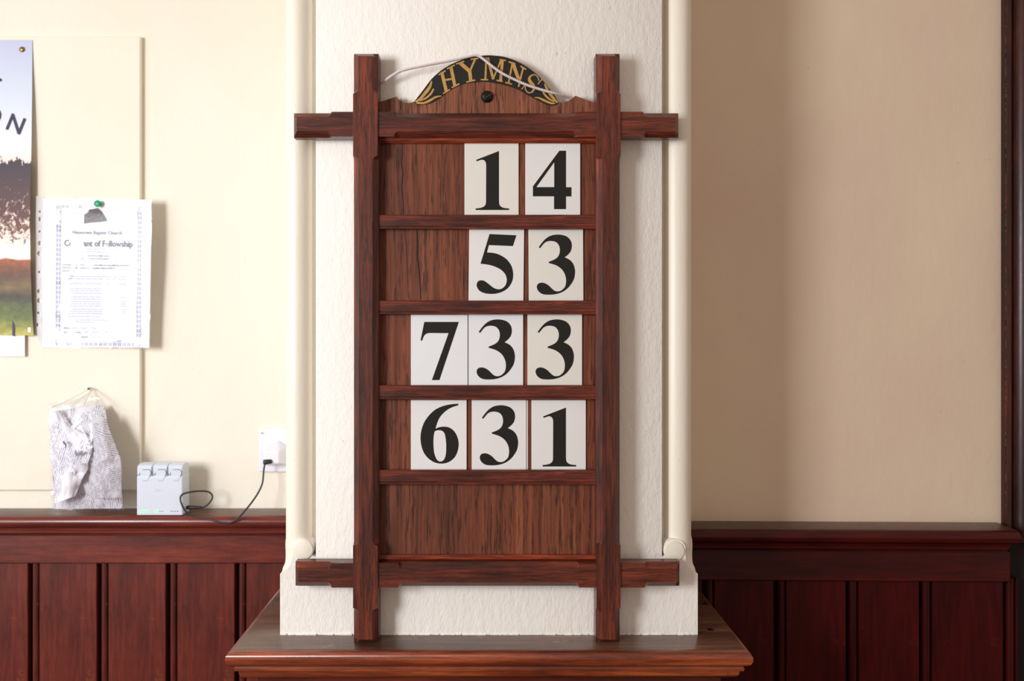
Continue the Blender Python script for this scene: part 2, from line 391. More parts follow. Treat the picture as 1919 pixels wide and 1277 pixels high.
# poster picture
def poster_mat():
    m, nt, b = new_mat('landscape_poster')
    tc = nd(nt, 'ShaderNodeTexCoord'); sep = nd(nt, 'ShaderNodeSeparateXYZ'); nt.links.new(tc.outputs['UV'], sep.inputs[0])
    u, v = sep.outputs['X'], sep.outputs['Y']            # u: px x /100, v: 0 top .. 1 bottom
    def nz(scale, sx=1, sy=1, loc=(0, 0, 0), det=5, ro=0.65):
        mp = nd(nt, 'ShaderNodeMapping'); mp.inputs['Scale'].default_value = (sx, sy, 1); mp.inputs['Location'].default_value = loc
        nt.links.new(tc.outputs['UV'], mp.inputs[0]); return noise_n(nt, mp.outputs[0], scale, det, ro)
    wv = math_n(nt, 'ADD', v, math_n(nt, 'MULTIPLY', math_n(nt, 'SUBTRACT', nz(2, 0.6, 1), 0.5), 0.035))
    sky = ramp(nt, wv, [(0, srgb(196, 200, 228)), (0.15, srgb(206, 216, 232)), (0.30, srgb(222, 226, 242)), (0.36, srgb(240, 230, 236)), (0.42, srgb(244, 218, 206)), (0.55, srgb(236, 206, 196)), (0.68, srgb(252, 236, 222)), (0.76, srgb(255, 244, 225))])
    land = ramp(nt, wv, [(0.735, srgb(176, 92, 52)), (0.765, srgb(128, 74, 48)), (0.80, srgb(96, 64, 44)), (0.835, srgb(120, 98, 58)), (0.865, srgb(60, 50, 42)), (0.885, srgb(76, 84, 48)), (0.94, srgb(104, 116, 52)), (1.0, srgb(186, 176, 70))])
    land = mix(nt, 1.0, land, ramp(nt, nz(16, 0.25, 1.5), [(0.3, (0.55, 0.55, 0.55, 1)), (0.7, (1.35, 1.35, 1.3, 1))]), 'MULTIPLY')
    base = mix(nt, ramp(nt, wv, [(0.737, (0, 0, 0, 1)), (0.742, (1, 1, 1, 1))]), sky, land)
    leaf = nz(10, 1, 4.5, (3, 1, 0), 6, 0.8)
    band = ramp(nt, math_n(nt, 'ADD', v, math_n(nt, 'MULTIPLY', math_n(nt, 'SUBTRACT', nz(5, 1, 2), 0.5), 0.12)), [(0.385, (0, 0, 0, 1)), (0.42, (1, 1, 1, 1)), (0.56, (0.8, 0.8, 0.8, 1)), (0.66, (0.62, 0.62, 0.62, 1)), (0.72, (0.28, 0.28, 0.28, 1)), (0.745, (0, 0, 0, 1))])
    lm = ramp(nt, math_n(nt, 'ADD', leaf, math_n(nt, 'MULTIPLY', math_n(nt, 'SUBTRACT', band, 0.62), 0.5)), [(0.47, (0, 0, 0, 1)), (0.53, (1, 1, 1, 1))])
    lm = math_n(nt, 'MULTIPLY', lm, ramp(nt, band, [(0.05, (0, 0, 0, 1)), (0.2, (1, 1, 1, 1))]))
    base = mix(nt, lm, base, ramp(nt, v, [(0.42, srgb(58, 46, 60)), (0.6, srgb(92, 54, 48)), (0.72, srgb(130, 80, 56))]))
    nt.links.new(base, b.inputs['Base Color']); b.inputs['Roughness'].default_value = 0.45
    return m
M['poster'] = poster_mat()

# ------------------------------------------------------------------ room
DW, DP = 1.57, 1.24                 # depth of left wall and of pier face
SHELF_Z = Z(953, DW)                # dado top
box('floor', -3.0, 3.0, -2.5, 1.9, -0.05, 0, M['floor'], kind=None) if False else tag(box('floor', -3.0, 3.0, -2.5, 1.9, -0.05, 0, M['floor']), kind='structure')
wl = tag(box('wall_left', -2.8, -0.05, DW, DW+0.15, 0, 3.6, M['wall']), 'cream painted plaster wall left of the pier', kind='structure')

# right wall, very slightly turned: built in place with a depth that changes along x
DR0, DR1, XR0 = 1.467, 1.456, X(1300, 1.467)
SL = (DR1-DR0)/(X(1890, 1.456)-XR0)
def DRX(x): return DR0+(x-XR0)*SL
def shear_right(o):
    me = o.data; off = wloc(o)
    for v in me.vertices:
        v.co.y += (v.co.x+off.x-XR0)*SL
    return o
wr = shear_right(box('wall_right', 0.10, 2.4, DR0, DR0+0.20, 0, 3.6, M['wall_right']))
tag(wr, 'cream painted wall right of the pier', kind='structure')

def dado(name, x0, x1, d, mh, mv, edges, fix, label, return_x=None):
    """edges: x positions where a dark groove starts; boards between"""
    root = empty(name, ((x0+x1)/2, d, 0), label, None, None, 'structure')
    zt = SHELF_Z
    cap = [(d, zt), (d-0.058, zt), (d-0.064, zt-0.002), (d-0.069, zt-0.007), (d-0.070, zt-0.012), (d-0.068, zt-0.018), (d-0.063, zt-0.022), (d-0.056, zt-0.0235), (d, zt-0.0235)]
    cp_ = fix(extrude_profile('dado_cap', cap, 'x', x0, x1, mh, root)); cp_.data.materials.append(M['cap_top_sheen'])
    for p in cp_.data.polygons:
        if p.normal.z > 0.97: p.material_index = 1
    z = zt-0.0235
    mo = [(d, z), (d-0.050, z), (d-0.052, z-0.003), (d-0.050, z-0.009), (d-0.046, z-0.0105), (d-0.046, z-0.0125), (d-0.044, z-0.014), (d-0.040, z-0.0195), (d-0.034, z-0.0215), (d, z-0.0215)]
    fix(extrude_profile('moulding', mo, 'x', x0, x1-(0.006 if return_x else 0), mh, root))
    z -= 0.0215
    fr = [(d, z), (d-0.033, z), (d-0.033, z-0.052), (d-0.031, z-0.054), (d, z-0.054)]
    fix(extrude_profile('frieze_rail', fr, 'x', x0, x1+(0.004 if return_x else 0), mh, root))
    z -= 0.050
    fix(box('backing', x0, x1+(0.004 if return_x else 0), d-0.008, d, 0.0, z, M['gap'], root))
    y0 = d-0.024
    for i in range(len(edges)-1):
        a, b_ = edges[i], edges[i+1]
        g = a+0.0075; r = 0.0065                       # groove, then bead, quirk, then flat field
        pr = [(g, d-0.008)]
        for k in range(9):
            t = math.pi*(1-k/8); pr.append((g+r+r*math.cos(t), y0+r-r*math.sin(t)*1.0-0.001))
        pr += [(g+2*r+0.0006, y0+0.006), (g+2*r+0.0022, y0+0.006), (g+2*r+0.0024, y0), (b_-0.0012, y0), (b_, y0+0.0012), (b_, d-0.008)]
        fix(extrude_profile('board', pr, 'z', 0.02, z+0.0005, mv, root))
    return root
ledg = [X(p, DW-0.024) for p in range(-77-129*6, 1000, 129)]
ledg = [X(52+129.2*k, DW-0.024) for k in range(-9, 6)]
dado('trim_1', -2.2, -0.30, DW, M['dado_h'], M['dado_v'], [e for e in ledg if e < -0.28], lambda o: o, 'varnished reddish wooden dado with shelf cap left of the pier')
redg = [X(p, DR0-0.028) for p in (1181.5, 1316.5, 1450.5, 1585.0, 1721.0, 1876.0)]
xend = X(1912, 1.39)
dado('trim_2', 0.30, xend, DR0, M['dado_h_shade'], M['dado_v_shade'], redg[0:6]+[redg[5]+0.026], shear_right, 'varnished reddish wooden dado coloured as in shade, with shelf cap right of the pier', return_x=True)

# door casing at the far right
cas = empty('trim_3', (X(1905, 1.44), 1.44, 0), 'dark wooden door casing at the right edge', None, None, 'structure')
cx0 = X(1880, 1.45)
prof = [(cx0, 1.47), (cx0, 1.444), (cx0+0.002, 1.440), (cx0+0.007, 1.438), (cx0+0.010, 1.442), (cx0+0.013, 1.443), (cx0+0.016, 1.436), (cx0+0.020, 1.430), (cx0+0.026, 1.427), (cx0+0.032, 1.428), (cx0+0.036, 1.434), (cx0+0.044, 1.434), (cx0+0.050, 1.425), (cx0+0.14, 1.425), (cx0+0.14, 1.47)]
extrude_profile('casing_upright', prof, 'z', SHELF_Z-0.03, 3.5, wood('casing_wood', 'z', srgb(30, 10, 8), srgb(56, 18, 12), srgb(84, 34, 18), fig=12, pores=0.4, rough=0.35), cas)
box('casing_plinth', X(1889, 1.45), cx0+0.16, 1.449, 1.49, 0, SHELF_Z-0.026, M['gap'], cas, bev=0.003)
bm = bmesh.new()      # flaked paint along the casing edge
for k in range(80):
    z0 = SHELF_Z+0.01+random.random()*0.95; hgt = 0.004+random.random()*0.016; ww = 0.0012+random.random()*0.0022
    x = cx0+0.0002; add_box(bm, x, x+ww, 1.4432, 1.4442, z0, z0+hgt)
tag(from_bm('flaked_paint', bm, plain('flaked_paint', srgb(150, 140, 124), 0.6, var=0.3, vscale=200), cas), kind='stuff')

# ------------------------------------------------------------------ pier with roll mouldings
SILL_Z = Z(1190, DP)
pier = empty('wall_pier', (0, 1.4, SILL_Z), 'white painted plaster pier with rounded corner rolls', None, None, 'structure')
zroll = Z(1030, DP)
RR = 0.0205
lx, rx = X(560.5, DP+RR), X(1270.5, DP+RR)
xl, xr = X(592, DP), X(1240.5, DP)
shaft = [(xl, DP), (xl+0.001, DP-0.0004), (xr-0.001, DP-0.0004), (xr, DP), (xr+0.001, DP+0.024), (rx+0.012, DP+0.03), (rx+0.019, DP+0.045), (rx+0.019, 1.60), (lx-0.019, 1.60), (lx-0.019, DP+0.045), (lx-0.012, DP+0.03), (xl-0.001, DP+0.024)]
extrude_profile('pier_shaft', shaft, 'z', SILL_Z+0.05, 3.6, M['pier'], pier)
for cx in (lx, rx):
    pr = [(cx+RR*math.cos(2*math.pi*k/32), DP+RR+0.0015+RR*math.sin(2*math.pi*k/32)) for k in range(32)]
    extrude_profile('corner_roll', pr, 'z', zroll, 3.6, M['roll'], pier, ang=50)
def mirror_pts(pts):
    return [(2*916.2-p[0], p[1]) for p in pts]
# base block: wider back part with lamb's tongue outline, front part with flush face
backL = catmull([(523.5, 1190, 1), (523.5, 1078, 1), (525.5, 1070), (529.5, 1060), (530.5, 1045), (530, 1025), (531.5, 1012), (535.5, 1002), (538, 990, 1)], closed=False, n=5)
outl = backL+[(574, 990), (576, 1046)]+mirror_pts(backL+[(574, 990), (576, 1046)])[::-1]
dB = DP+0.016
def outline_w(pts, d): return [(X(p[0], d), Z(p[1], d)) for p in pts]
def fix_sill(pts): return [(p[0], max(p[1], SILL_Z)) for p in pts]
o = link_mesh('base_block', fill_mesh([fix_sill(outline_w([(p[0], p[1]) for p in outl], DP))], dB, 0.34), M['roll'], pier)
frontL = catmull([(525, 1190, 1), (525, 1076, 1), (533, 1071), (541, 1064), (546, 1054), (548, 1040), (548, 1029, 1)], closed=False, n=5)
frontL += [(568+20*math.cos(R(a)), 1029-19*math.sin(R(a))) for a in range(175, -45, -12)]+[(590, 1044), (596, 1046)]
outl = frontL+mirror_pts(frontL)[::-1]
o = link_mesh('base_front', fill_mesh([fix_sill(outline_w(outl, DP))], DP-0.0006, 0.03), M['pier'], pier)
for cx, cy in ((568, 1030), (1263, 1033)):      # curled ends of the rolls
    c = P(cx, cy, DP); r = 0.0160
    lathe_y('roll_stop', c.x, c.z, [(r-0.002, DP-0.0030), (r-0.0006, DP-0.0024), (r, DP-0.0008), (r, DP+0.03)], M['roll'], pier)

# ------------------------------------------------------------------ sill around the pier
sill = empty('shelf', (0, 1.3, 0), 'worn brown wooden ledge around the foot of the white pier', 'shelf')
fx0, fx1 = X(440, 1.185), X(1393, 1.185)
zt = SILL_Z
bm = bmesh.new()
def ring_sweep(bm, prof, x0, x1, y0, yb):
    """prof: (outward offset, z). U-shaped sweep: left side, front, right side"""
    rows = []
    for (o_, z_) in prof:
        rows.append([bm.verts.new((x0-o_, yb, z_)), bm.verts.new((x0-o_, y0-o_, z_)), bm.verts.new((x1+o_, y0-o_, z_)), bm.verts.new((x1+o_, yb, z_))])
    for a, b_ in zip(rows[:-1], rows[1:]):
        for k in range(3): bm.faces.new((a[k], a[k+1], b_[k+1], b_[k]))
    return rows
NO = 0.011
nose = [(0, zt), (0.004, zt-0.0008), (0.008, zt-0.0035), (NO, zt-0.009), (NO, zt-0.015), (0.0085, zt-0.0205), (0.004, zt-0.0245), (-0.003, zt-0.026), (-0.012, zt-0.026)]
rows = ring_sweep(bm, nose, fx0, fx1, 1.185, DW+0.02)
tb = [bm.verts.new((fx0, DW+0.02, zt)), bm.verts.new((fx1, DW+0.02, zt))]
bm.faces.new(rows[0])                       # top surface
o = smooth_by_angle(from_bm('shelf_top', bm, M['sill'], sill, recalc=True), 50)
o.data.materials.append(M['sill_side']); o.data.materials.append(M['sill_top_sheen'])
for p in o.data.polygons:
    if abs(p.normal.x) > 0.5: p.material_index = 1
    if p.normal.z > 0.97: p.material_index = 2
bm = bmesh.new()
under = [(-0.012, zt-0.026), (0.000, zt-0.0262), (0.0015, zt-0.029), (0.0005, zt-0.033), (-0.004, zt-0.035), (-0.005, zt-0.041), (-0.010, zt-0.047), (-0.016, zt-0.050), (-0.03, zt-0.050)]
ring_sweep(bm, under, fx0, fx1, 1.185, DW+0.02)
smooth_by_angle(from_bm('under_moulding', bm, M['sill'], sill), 50)
bm = bmesh.new()
ring_sweep(bm, [(-0.026, zt-0.048), (-0.026, 0.0)], fx0, fx1, 1.185, DW+0.02)
from_bm('pier_casing', bm, M['dado_h'], sill)
# screw holes / worn spots on the right end of the ledge
for (px, py) in ((1331, 1181), (1322, 1133)):
    d = 1.5/((py-VY))*(ZC-SILL_Z)*1000
    lathe = bmesh.new(); d = (ZC-SILL_Z)*FPX/(py-VY)
    bmesh.ops.create_cone(lathe, cap_ends=True, segments=18, radius1=0.005, radius2=0.0045, depth=0.0008, matrix=Matrix.Translation((X(px, d), d, SILL_Z+0.0003)))
    from_bm('screw_head', lathe, M['screw'], sill)

bm = bmesh.new(); rp = random.Random(11)
x = X(526, DP)
while x < X(1302, DP):
    w_ = rp.uniform(0.004, 0.016); w_ = min(w_, X(1303, DP)-x-0.0002); dd = rp.uniform(0.0004, 0.0022)
    add_box(bm, x, x+w_, DP-0.0006-dd, DP+0.002, SILL_Z+0.00005, SILL_Z+rp.uniform(0.0004, 0.0022)); x += w_*rp.uniform(0.8, 1.6)
tag(from_bm('paint_edge', bm, M['pier'], pier), 'ragged white paint edge on the ledge', kind='stuff')

# ------------------------------------------------------------------ hymn board
DF = 1.204                       # front plane of the uprights
DBK = 1.236                      # back plane
hb = empty('hymn_board', (X(912, DF), 1.22, SILL_Z), 'dark oak hymn number board standing on the ledge against the white pier', 'hymn board')
def chamfer_bar(name, axis, side0, side1, stations, dfront, dback, mat, parent, end=0.0095):
    """stations: (position along axis in world, chamfer) ; side0/side1 world limits across"""
    bm = bmesh.new(); rings = []
    s0, s1 = min(side0, side1), max(side0, side1)
    def ring(a, c, back=0.0):
        c = max(c, 0.00012)
        pts = [(s0, dback), (s0, dfront+max(c*1.05, back)), (s0+c, dfront+back), (s1-c, dfront+back), (s1, dfront+max(c*1.05, back)), (s1, dback)]
        return [bm.verts.new((p[0], p[1], a) if axis == 'z' else (a, p[1], p[0])) for p in pts]
    for i, (a, c) in enumerate(stations):
        rings.append(ring(a, c, end if i in (0, len(stations)-1) else 0))
    for a, b_ in zip(rings[:-1], rings[1:]):
        for k in range(6): bm.faces.new((a[k], a[(k+1) % 6], b_[(k+1) % 6], b_[k]))
    bm.faces.new(rings[0]); bm.faces.new(rings[-1])
    bmesh.ops.remove_doubles(bm, verts=bm.verts[:], dist=0.00001)
    o = from_bm(name, bm, mat, parent)
    bv = o.modifiers.new('edge', 'BEVEL'); bv.width = 0.0006; bv.segments = 1; bv.limit_method = 'ANGLE'; bv.angle_limit = R(30)
    return o
def stations(segs, conv, CH, trans=9):
    """segs: list of (p_start, p_end, chamfered?) in px ; builds stops with a curved run-out"""
    st = []
    for i, (a, b_, ch) in enumerate(segs):
        if ch:
            lo = a if i == 0 else a+trans; hi = b_ if i == len(segs)-1 else b_-trans
            if i > 0:
                for t, f in ((0, 0), (0.2, 0.45), (0.45, 0.8), (0.7, 0.95)): st.append((a+trans*t, CH*f))
            st.append((lo, CH))
            if i == 0: st.append((a+8, CH))
            if i == len(segs)-1: st.append((b_-8, CH))
            st.append((hi, CH))
            if i < len(segs)-1:
                for t, f in ((0.3, 0.95), (0.55, 0.8), (0.8, 0.45), (1.0, 0)): st.append((b_-trans*(1-t), CH*f))
    return [(conv(p), c) for p, c in st]
CH = 0.0082
ztop = lambda p: Z(p, DF)
segL = [(97, 176, 1), (176, 292, 0), (292, 1024, 1), (1024, 1140, 0), (1140, 1207.5, 1)]
for (a, b_) in ((661.5, 708), (1118, 1163)):
    st = stations(segL, ztop, CH)
    st = [(p if p > SILL_Z else SILL_Z+0.0002, c) for p, c in st]
    chamfer_bar('upright', 'z', X(a, DF), X(b_, DF), st, DF, DBK, M['frame_v'], hb)
DC = DF+0.0025
segT = [(548, 622, 1), (622, 738, 0), (738, 1082, 1), (1082, 1205, 0), (1205, 1274, 1)]
segB = [(551, 622, 1), (622, 746, 0), (746, 1086, 1), (1086, 1208, 0), (1208, 1276, 1)]
xc = lambda p: X(p, DC)
chamfer_bar('crossbar', 'x', Z(209.5, DC), Z(256, DC), stations(segT, xc, CH), DC, DBK-0.006, M['frame_h'], hb)
chamfer_bar('crossbar', 'x', Z(1056, DC), Z(1102, DC), stations(segB, xc, CH), DC, DBK-0.006, M['frame_h'], hb)
# back panel with shaped head
DPN = DF+0.0205
outer = [(776, 190.6), (791.5, 170.8), (808, 149), (823.4, 134.6), (839, 124), (856, 115.7), (873.4, 109.6), (890.6, 106), (908, 104), (923.5, 104), (947, 107), (971, 116), (994, 129.7), (1012.6, 145.7), (1026.6, 162.5), (1039, 178.5), (1047, 192)]
inner = [(1040.7, 197.3), (1026.6, 196.3), (1008, 188), (989, 177.6), (970.4, 167.5), (951.6, 160.7), (928, 155.5), (909.4, 153), (899, 153.4), (873.4, 156), (856, 162), (843, 169), (830.3, 178.6), (817.4, 188), (804.5, 194), (787, 196.5), (780, 195)]
head = catmull([(697, 196, 1), (743.5, 181, 1), (748, 187), (757, 192), (767, 193.5), (776, 190.6, 1)], closed=False, n=4)[:-1]
head += catmull([(outer[0][0], outer[0][1], 1)]+outer[1:-1]+[(outer[-1][0], outer[-1][1], 1)], closed=False, n=4)[:-1]
head += catmull([(1047, 192, 1), (1056, 192.5), (1066, 188.5), (1073, 184), (1078.5, 179.5, 1), (1130, 199, 1)], closed=False, n=4)
pan = head+[(1130, 1050), (697, 1050)]
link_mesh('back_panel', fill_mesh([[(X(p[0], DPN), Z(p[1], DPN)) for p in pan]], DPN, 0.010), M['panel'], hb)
# shrinkage cracks in the panel
for pts in ([(753.5, 268), (754, 292), (752.5, 305), (755, 325), (753, 350), (755, 375), (756, 401)], [(782, 430), (783, 455), (782, 480), (786, 510), (788, 545), (788.5, 561)], [(751.5, 183), (751.6, 196), (750.5, 208)], [(757, 430), (762, 470), (764, 510), (765, 560)]):
    n = len(pts)
    s = [(X(p[0], DPN), Z(p[1], DPN), (0.0017 if n > 4 else 0.0009)*(0.35+0.65*math.sin(math.pi*(i+0.3)/n))) for i, p in enumerate(pts)]
    link_mesh('crack', strokes_mesh([s], DPN-0.0002, 0.001), M['gap'], hb)
# small bead strips under the top bar and above the bottom bar
DS = DF+0.0125
for (ya, yb, nm) in ((254, 267.5, 'bead_strip'), (1041.5, 1052, 'bead_strip')):
    z0, z1 = Z(yb, DS), Z(ya, DS)
    pr = [(DS+0.011, z0), (DS+0.003, z0), (DS, z0+0.003), (DS, z1-0.003), (DS+0.003, z1), (DS+0.011, z1)]
    extrude_profile(nm, pr, 'x', X(706, DS), X(1121, DS), M['bead_red'], hb)
# slats that hold the cards
DSL = DF+0.0105
for (ya, yb) in ((402.5, 429.5), (563.5, 589.5), (722.5, 749), (881.5, 908.5)):
    z0, z1 = Z(yb, DSL), Z(ya, DSL)
    pr = [(DPN-0.0042, z1), (DSL+0.0012, z1), (DSL, z1-0.0012), (DSL, z0+0.0048), (DSL+0.0012, z0+0.0042), (DSL+0.0012, z0+0.0034), (DSL-0.0004, z0+0.0028), (DSL-0.0004, z0+0.0006), (DSL+0.0004, z0), (DPN-0.0042, z0)]
    extrude_profile('slat', pr, 'x', X(707, DSL), X(1119, DSL), M['slat'], hb)
# side ribs closing the slots
for (a, b_) in ((705, 711), (1116, 1121)):
    box('side_rib', X(a, DSL), X(b_, DSL), DSL+0.002, DPN+0.001, Z(1045, DSL), Z(262, DSL), M['frame_v'], hb)
# black sign band with gilt lettering
DBD = DPN-0.0012
band = catmull([(776, 190.6, 1)]+outer[1:-1]+[(1047, 192, 1)], closed=False, n=4)+catmull([(inner[0][0], inner[0][1], 1)]+inner[1:-1]+[(inner[-1][0], inner[-1][1], 1)], closed=False, n=4)
bnd = link_mesh('sign_band', fill_mesh([[(X(p[0], DBD), Z(p[1], DBD)) for p in band]], DBD, 0.0018), M['black_paint'], hb)
tag(bnd, 'black painted arch with gilt lettering')
s7 = lambda x, y: (770+x/11.607, 95+y/11.607)
s8 = lambda x, y: (900+x/10.66, 95+y/10.66)
DLT = DBD-0.0003
def letter(nm, conv, k, st):
    out = []
    for s in st:
        out.append([(X(conv(p[0], p[1])[0], DLT), Z(conv(p[0], p[1])[1], DLT), p[2]*0.88/k*DLT/FPX) for p in s])
    return link_mesh(nm, strokes_mesh(out, DLT, 0.0004), M['gold'], bnd)
def cv(pts, n=4):
    q = catmull([(p[0], p[1]) for p in pts], closed=False, n=n); m_ = len(pts)-1
    return [(q[i][0], q[i][1], pts[min(i//n, m_)][2]+(pts[min(i//n+1, m_)][2]-pts[min(i//n, m_)][2])*((i % n)/n)) for i in range(len(q))]
letter('letter', s7, 11.607, [[(672, 470, 80), (775, 905, 80)], [(872, 365, 80), (958, 765, 80)], [(740, 640, 46), (930, 608, 46)], [(605, 528, 34), (755, 435, 34)], [(700, 938, 34), (850, 843, 34)], [(785, 398, 34), (955, 312, 34)], [(890, 805, 34), (1055, 722, 34)]])
letter('letter', s7, 11.607, [[(1070, 262, 92), (1290, 460, 92)], [(1400, 180, 48), (1285, 440, 48)], [(1275, 420, 86), (1305, 662, 86)], [(985, 292, 34), (1160, 230, 34)], [(1300, 188, 34), (1470, 165, 34)], [(1205, 684, 34), (1400, 640, 34)]])
letter('letter', s8, 10.66, [[(118, 165, 40), (102, 575, 44)], [(8, 577, 28), (158, 582, 28)], [(150, 150, 62), (262, 575, 56)], [(420, 180, 40), (262, 555, 34)], [(445, 185, 64), (405, 600, 64)], [(325, 592, 28), (450, 618, 28)], [(385, 178, 28), (515, 198, 28)], [(85, 150, 26), (180, 152, 26)]])
letter('letter', s8, 10.66, [[(640, 250, 38), (565, 650, 38)], [(498, 634, 28), (635, 670, 28)], [(568, 222, 34), (700, 262, 34)], [(655, 255, 84), (790, 640, 70), (765, 725, 20)], [(855, 350, 42), (765, 722, 36)], [(805, 308, 32), (918, 378, 32)]])
letter('letter', s8, 10.66, [cv([(1170, 600, 30), (1150, 530, 24), (1090, 482, 24), (1015, 500, 34), (978, 560, 62), (1005, 630, 76), (1060, 700, 74), (1070, 775, 50), (1010, 840, 28), (940, 825, 26), (900, 765, 22), (905, 700, 20)]), [(1150, 668, 26), (1235, 570, 26)], [(825, 772, 24), (925, 655, 24)]])
letter('flourish', s7, 11.607, [cv([(95, 1115, 40), (210, 1040, 62), (330, 900, 84), (410, 790, 72), (455, 660, 24)]), cv([(190, 1090, 30), (330, 1030, 44), (430, 940, 50), (495, 830, 36)]), cv([(120, 1135, 40), (280, 1140, 54), (420, 1080, 58), (540, 1010, 46), (665, 985, 18)])])
letter('flourish', s8, 10.66, [cv([(1545, 1040, 34), (1470, 960, 62), (1390, 860, 60), (1320, 740, 52), (1285, 660, 18)]), cv([(1480, 1020, 26), (1370, 960, 46), (1290, 880, 46), (1245, 810, 30)]), cv([(1500, 1055, 24), (1400, 1045, 46), (1270, 990, 50), (1170, 945, 36), (1085, 935, 14)])])
# screw
c = P(912.5, 181.5, DPN); yb_ = DPN
sc = lathe_y('screw', c.x, c.z, [(0.0092, yb_+0.0005), (0.0092, yb_-0.0012), (0.0086, yb_-0.0028), (0.0068, yb_-0.0046), (0.0040, yb_-0.0056), (0.0004, yb_-0.0059)][::1], M['screw'], hb, ang=60)
sl = []
for sgn in (0,):
    a = R(28); dx, dz = 0.0078*math.cos(a), 0.0078*math.sin(a)
    link_mesh('slot', strokes_mesh([[(c.x-dx, c.z-dz, 0.0016), (c.x+dx, c.z+dz, 0.0016)]], yb_-0.0062, 0.003), M['gap'], sc)
    link_mesh('slot_edge', strokes_mesh([[(c.x-dx+0.0007, c.z-dz-0.0012, 0.0005), (c.x+dx+0.0007, c.z+dz-0.0012, 0.0005)]], yb_-0.0063, 0.003), M['steel'], sc)
# hanging cord
cp = [(690, 180, DBK-0.0035+0.0), (700, 170, DPN+0.006), (709, 163, DPN+0.006), (720, 152.5, DPN), (737, 140.5, DPN-0.004), (756, 131.5, DPN-0.006), (800, 122, DPN-0.006), (845, 113.5, DPN-0.005), (875, 107, DPN-0.004), (888, 104, DPN-0.004), (897, 105, DPN-0.004), (908, 112.5, DPN-0.005), (922, 124, DPN-0.005), (942, 138, DPN-0.005), (966, 150, DPN-0.0045), (985, 158.5, DPN-0.004), (1010, 167, DPN-0.004), (1035, 174, DPN-0.0035), (1052, 178.5, DPN+0.002), (1068, 184, DPN+0.0102), (1080, 189, DPN+0.0125)]
tube('hanging_cord', [P(*q) for q in cp], 0.0023, M['cord'], hb, seg=6, twist=0.0095, strands=3)

# ------------------------------------------------------------------ number cards
K = 9.39
G = {}
G['1'] = [[(212, 297, 1), (610, 143, 1), (610, 1040, 1), (620, 1090), (650, 1125), (700, 1145), (789, 1155, 1), (789, 1181, 1), (200, 1181, 1), (200, 1155, 1), (290, 1143), (345, 1120), (375, 1085), (383, 1040, 1), (386, 400, 1), (380, 350), (355, 310), (320, 298), (290, 300), (215, 325, 1)]]
G['4'] = [[(175, 765, 1), (640, 138, 1), (757, 138, 1), (757, 780, 1), (853, 780, 1), (853, 943, 1), (757, 943, 1), (757, 1166, 1), (547, 1166, 1), (547, 941, 1), (175, 941, 1)], [(235, 778, 1), (550, 340, 1), (550, 778, 1)]]
G['5'] = [[(385, 103, 1), (858, 120, 1), (798, 311, 1), (375, 298, 1), (343, 428, 1), (430, 433), (520, 450), (610, 490), (700, 555), (770, 650), (800, 740), (808, 830), (795, 920), (750, 1010), (690, 1075), (600, 1125), (500, 1152), (400, 1157), (300, 1142), (215, 1100), (172, 1030), (170, 985), (190, 940), (235, 920), (290, 925), (340, 955), (400, 1000), (460, 1045), (520, 1070), (580, 1072), (630, 1050), (675, 1000), (697, 930), (690, 860), (660, 795), (600, 735), (520, 690), (420, 655), (330, 638), (232, 628, 1)]]
G['3'] = [[(235, 333, 1), (300, 245), (370, 175), (450, 130), (550, 112), (650, 120), (740, 155), (800, 225), (818, 310), (800, 400), (750, 465), (690, 513, 1), (780, 560), (840, 630), (868, 720), (870, 800), (850, 900), (790, 1000), (720, 1075), (630, 1130), (520, 1162), (400, 1170), (300, 1158), (230, 1110), (200, 1050), (205, 1000), (235, 968), (290, 957), (350, 972), (410, 1010), (460, 1060), (510, 1100), (560, 1112), (620, 1100), (680, 1050), (705, 1000), (714, 920), (700, 830), (660, 750), (600, 690), (520, 645), (410, 612, 1), (412, 590, 1), (500, 555), (560, 515), (595, 460), (608, 380), (590, 300), (540, 245), (470, 225), (400, 228), (340, 255), (290, 310), (260, 350, 1)]]
G['7'] = [[(255, 147, 1), (862, 147, 1), (520, 1171, 1), (388, 1171, 1), (682, 345, 1), (360, 342, 1), (310, 347), (270, 370), (240, 410), (217, 475, 1), (188, 475, 1)]]
G['6'] = [[(852, 83, 1), (852, 112, 1), (760, 140), (670, 185), (590, 250), (530, 320), (485, 410), (450, 525, 1), (520, 498), (610, 488), (700, 508), (780, 570), (835, 670), (858, 780), (845, 900), (800, 1010), (720, 1090), (630, 1130), (530, 1138), (430, 1115), (330, 1050), (255, 960), (210, 850), (190, 730), (192, 620), (215, 510), (260, 400), (330, 300), (420, 210), (520, 150), (640, 110), (750, 92)], [(433, 575, 1), (470, 555), (530, 552), (580, 570), (615, 620), (632, 710), (640, 800), (637, 940), (620, 1030), (585, 1085), (535, 1103), (485, 1080), (450, 1020), (425, 930), (415, 800), (417, 680)]]
ORG = {'1': (870.5-870, 269-268), '4': (984.5-980, 269-268), '5': (878-875, 430-428), '3': (991-985, 430-428), '7': (770-768, 590-588), '6': (770-768, 750-748)}
DCD = DPN-0.0022                 # card front
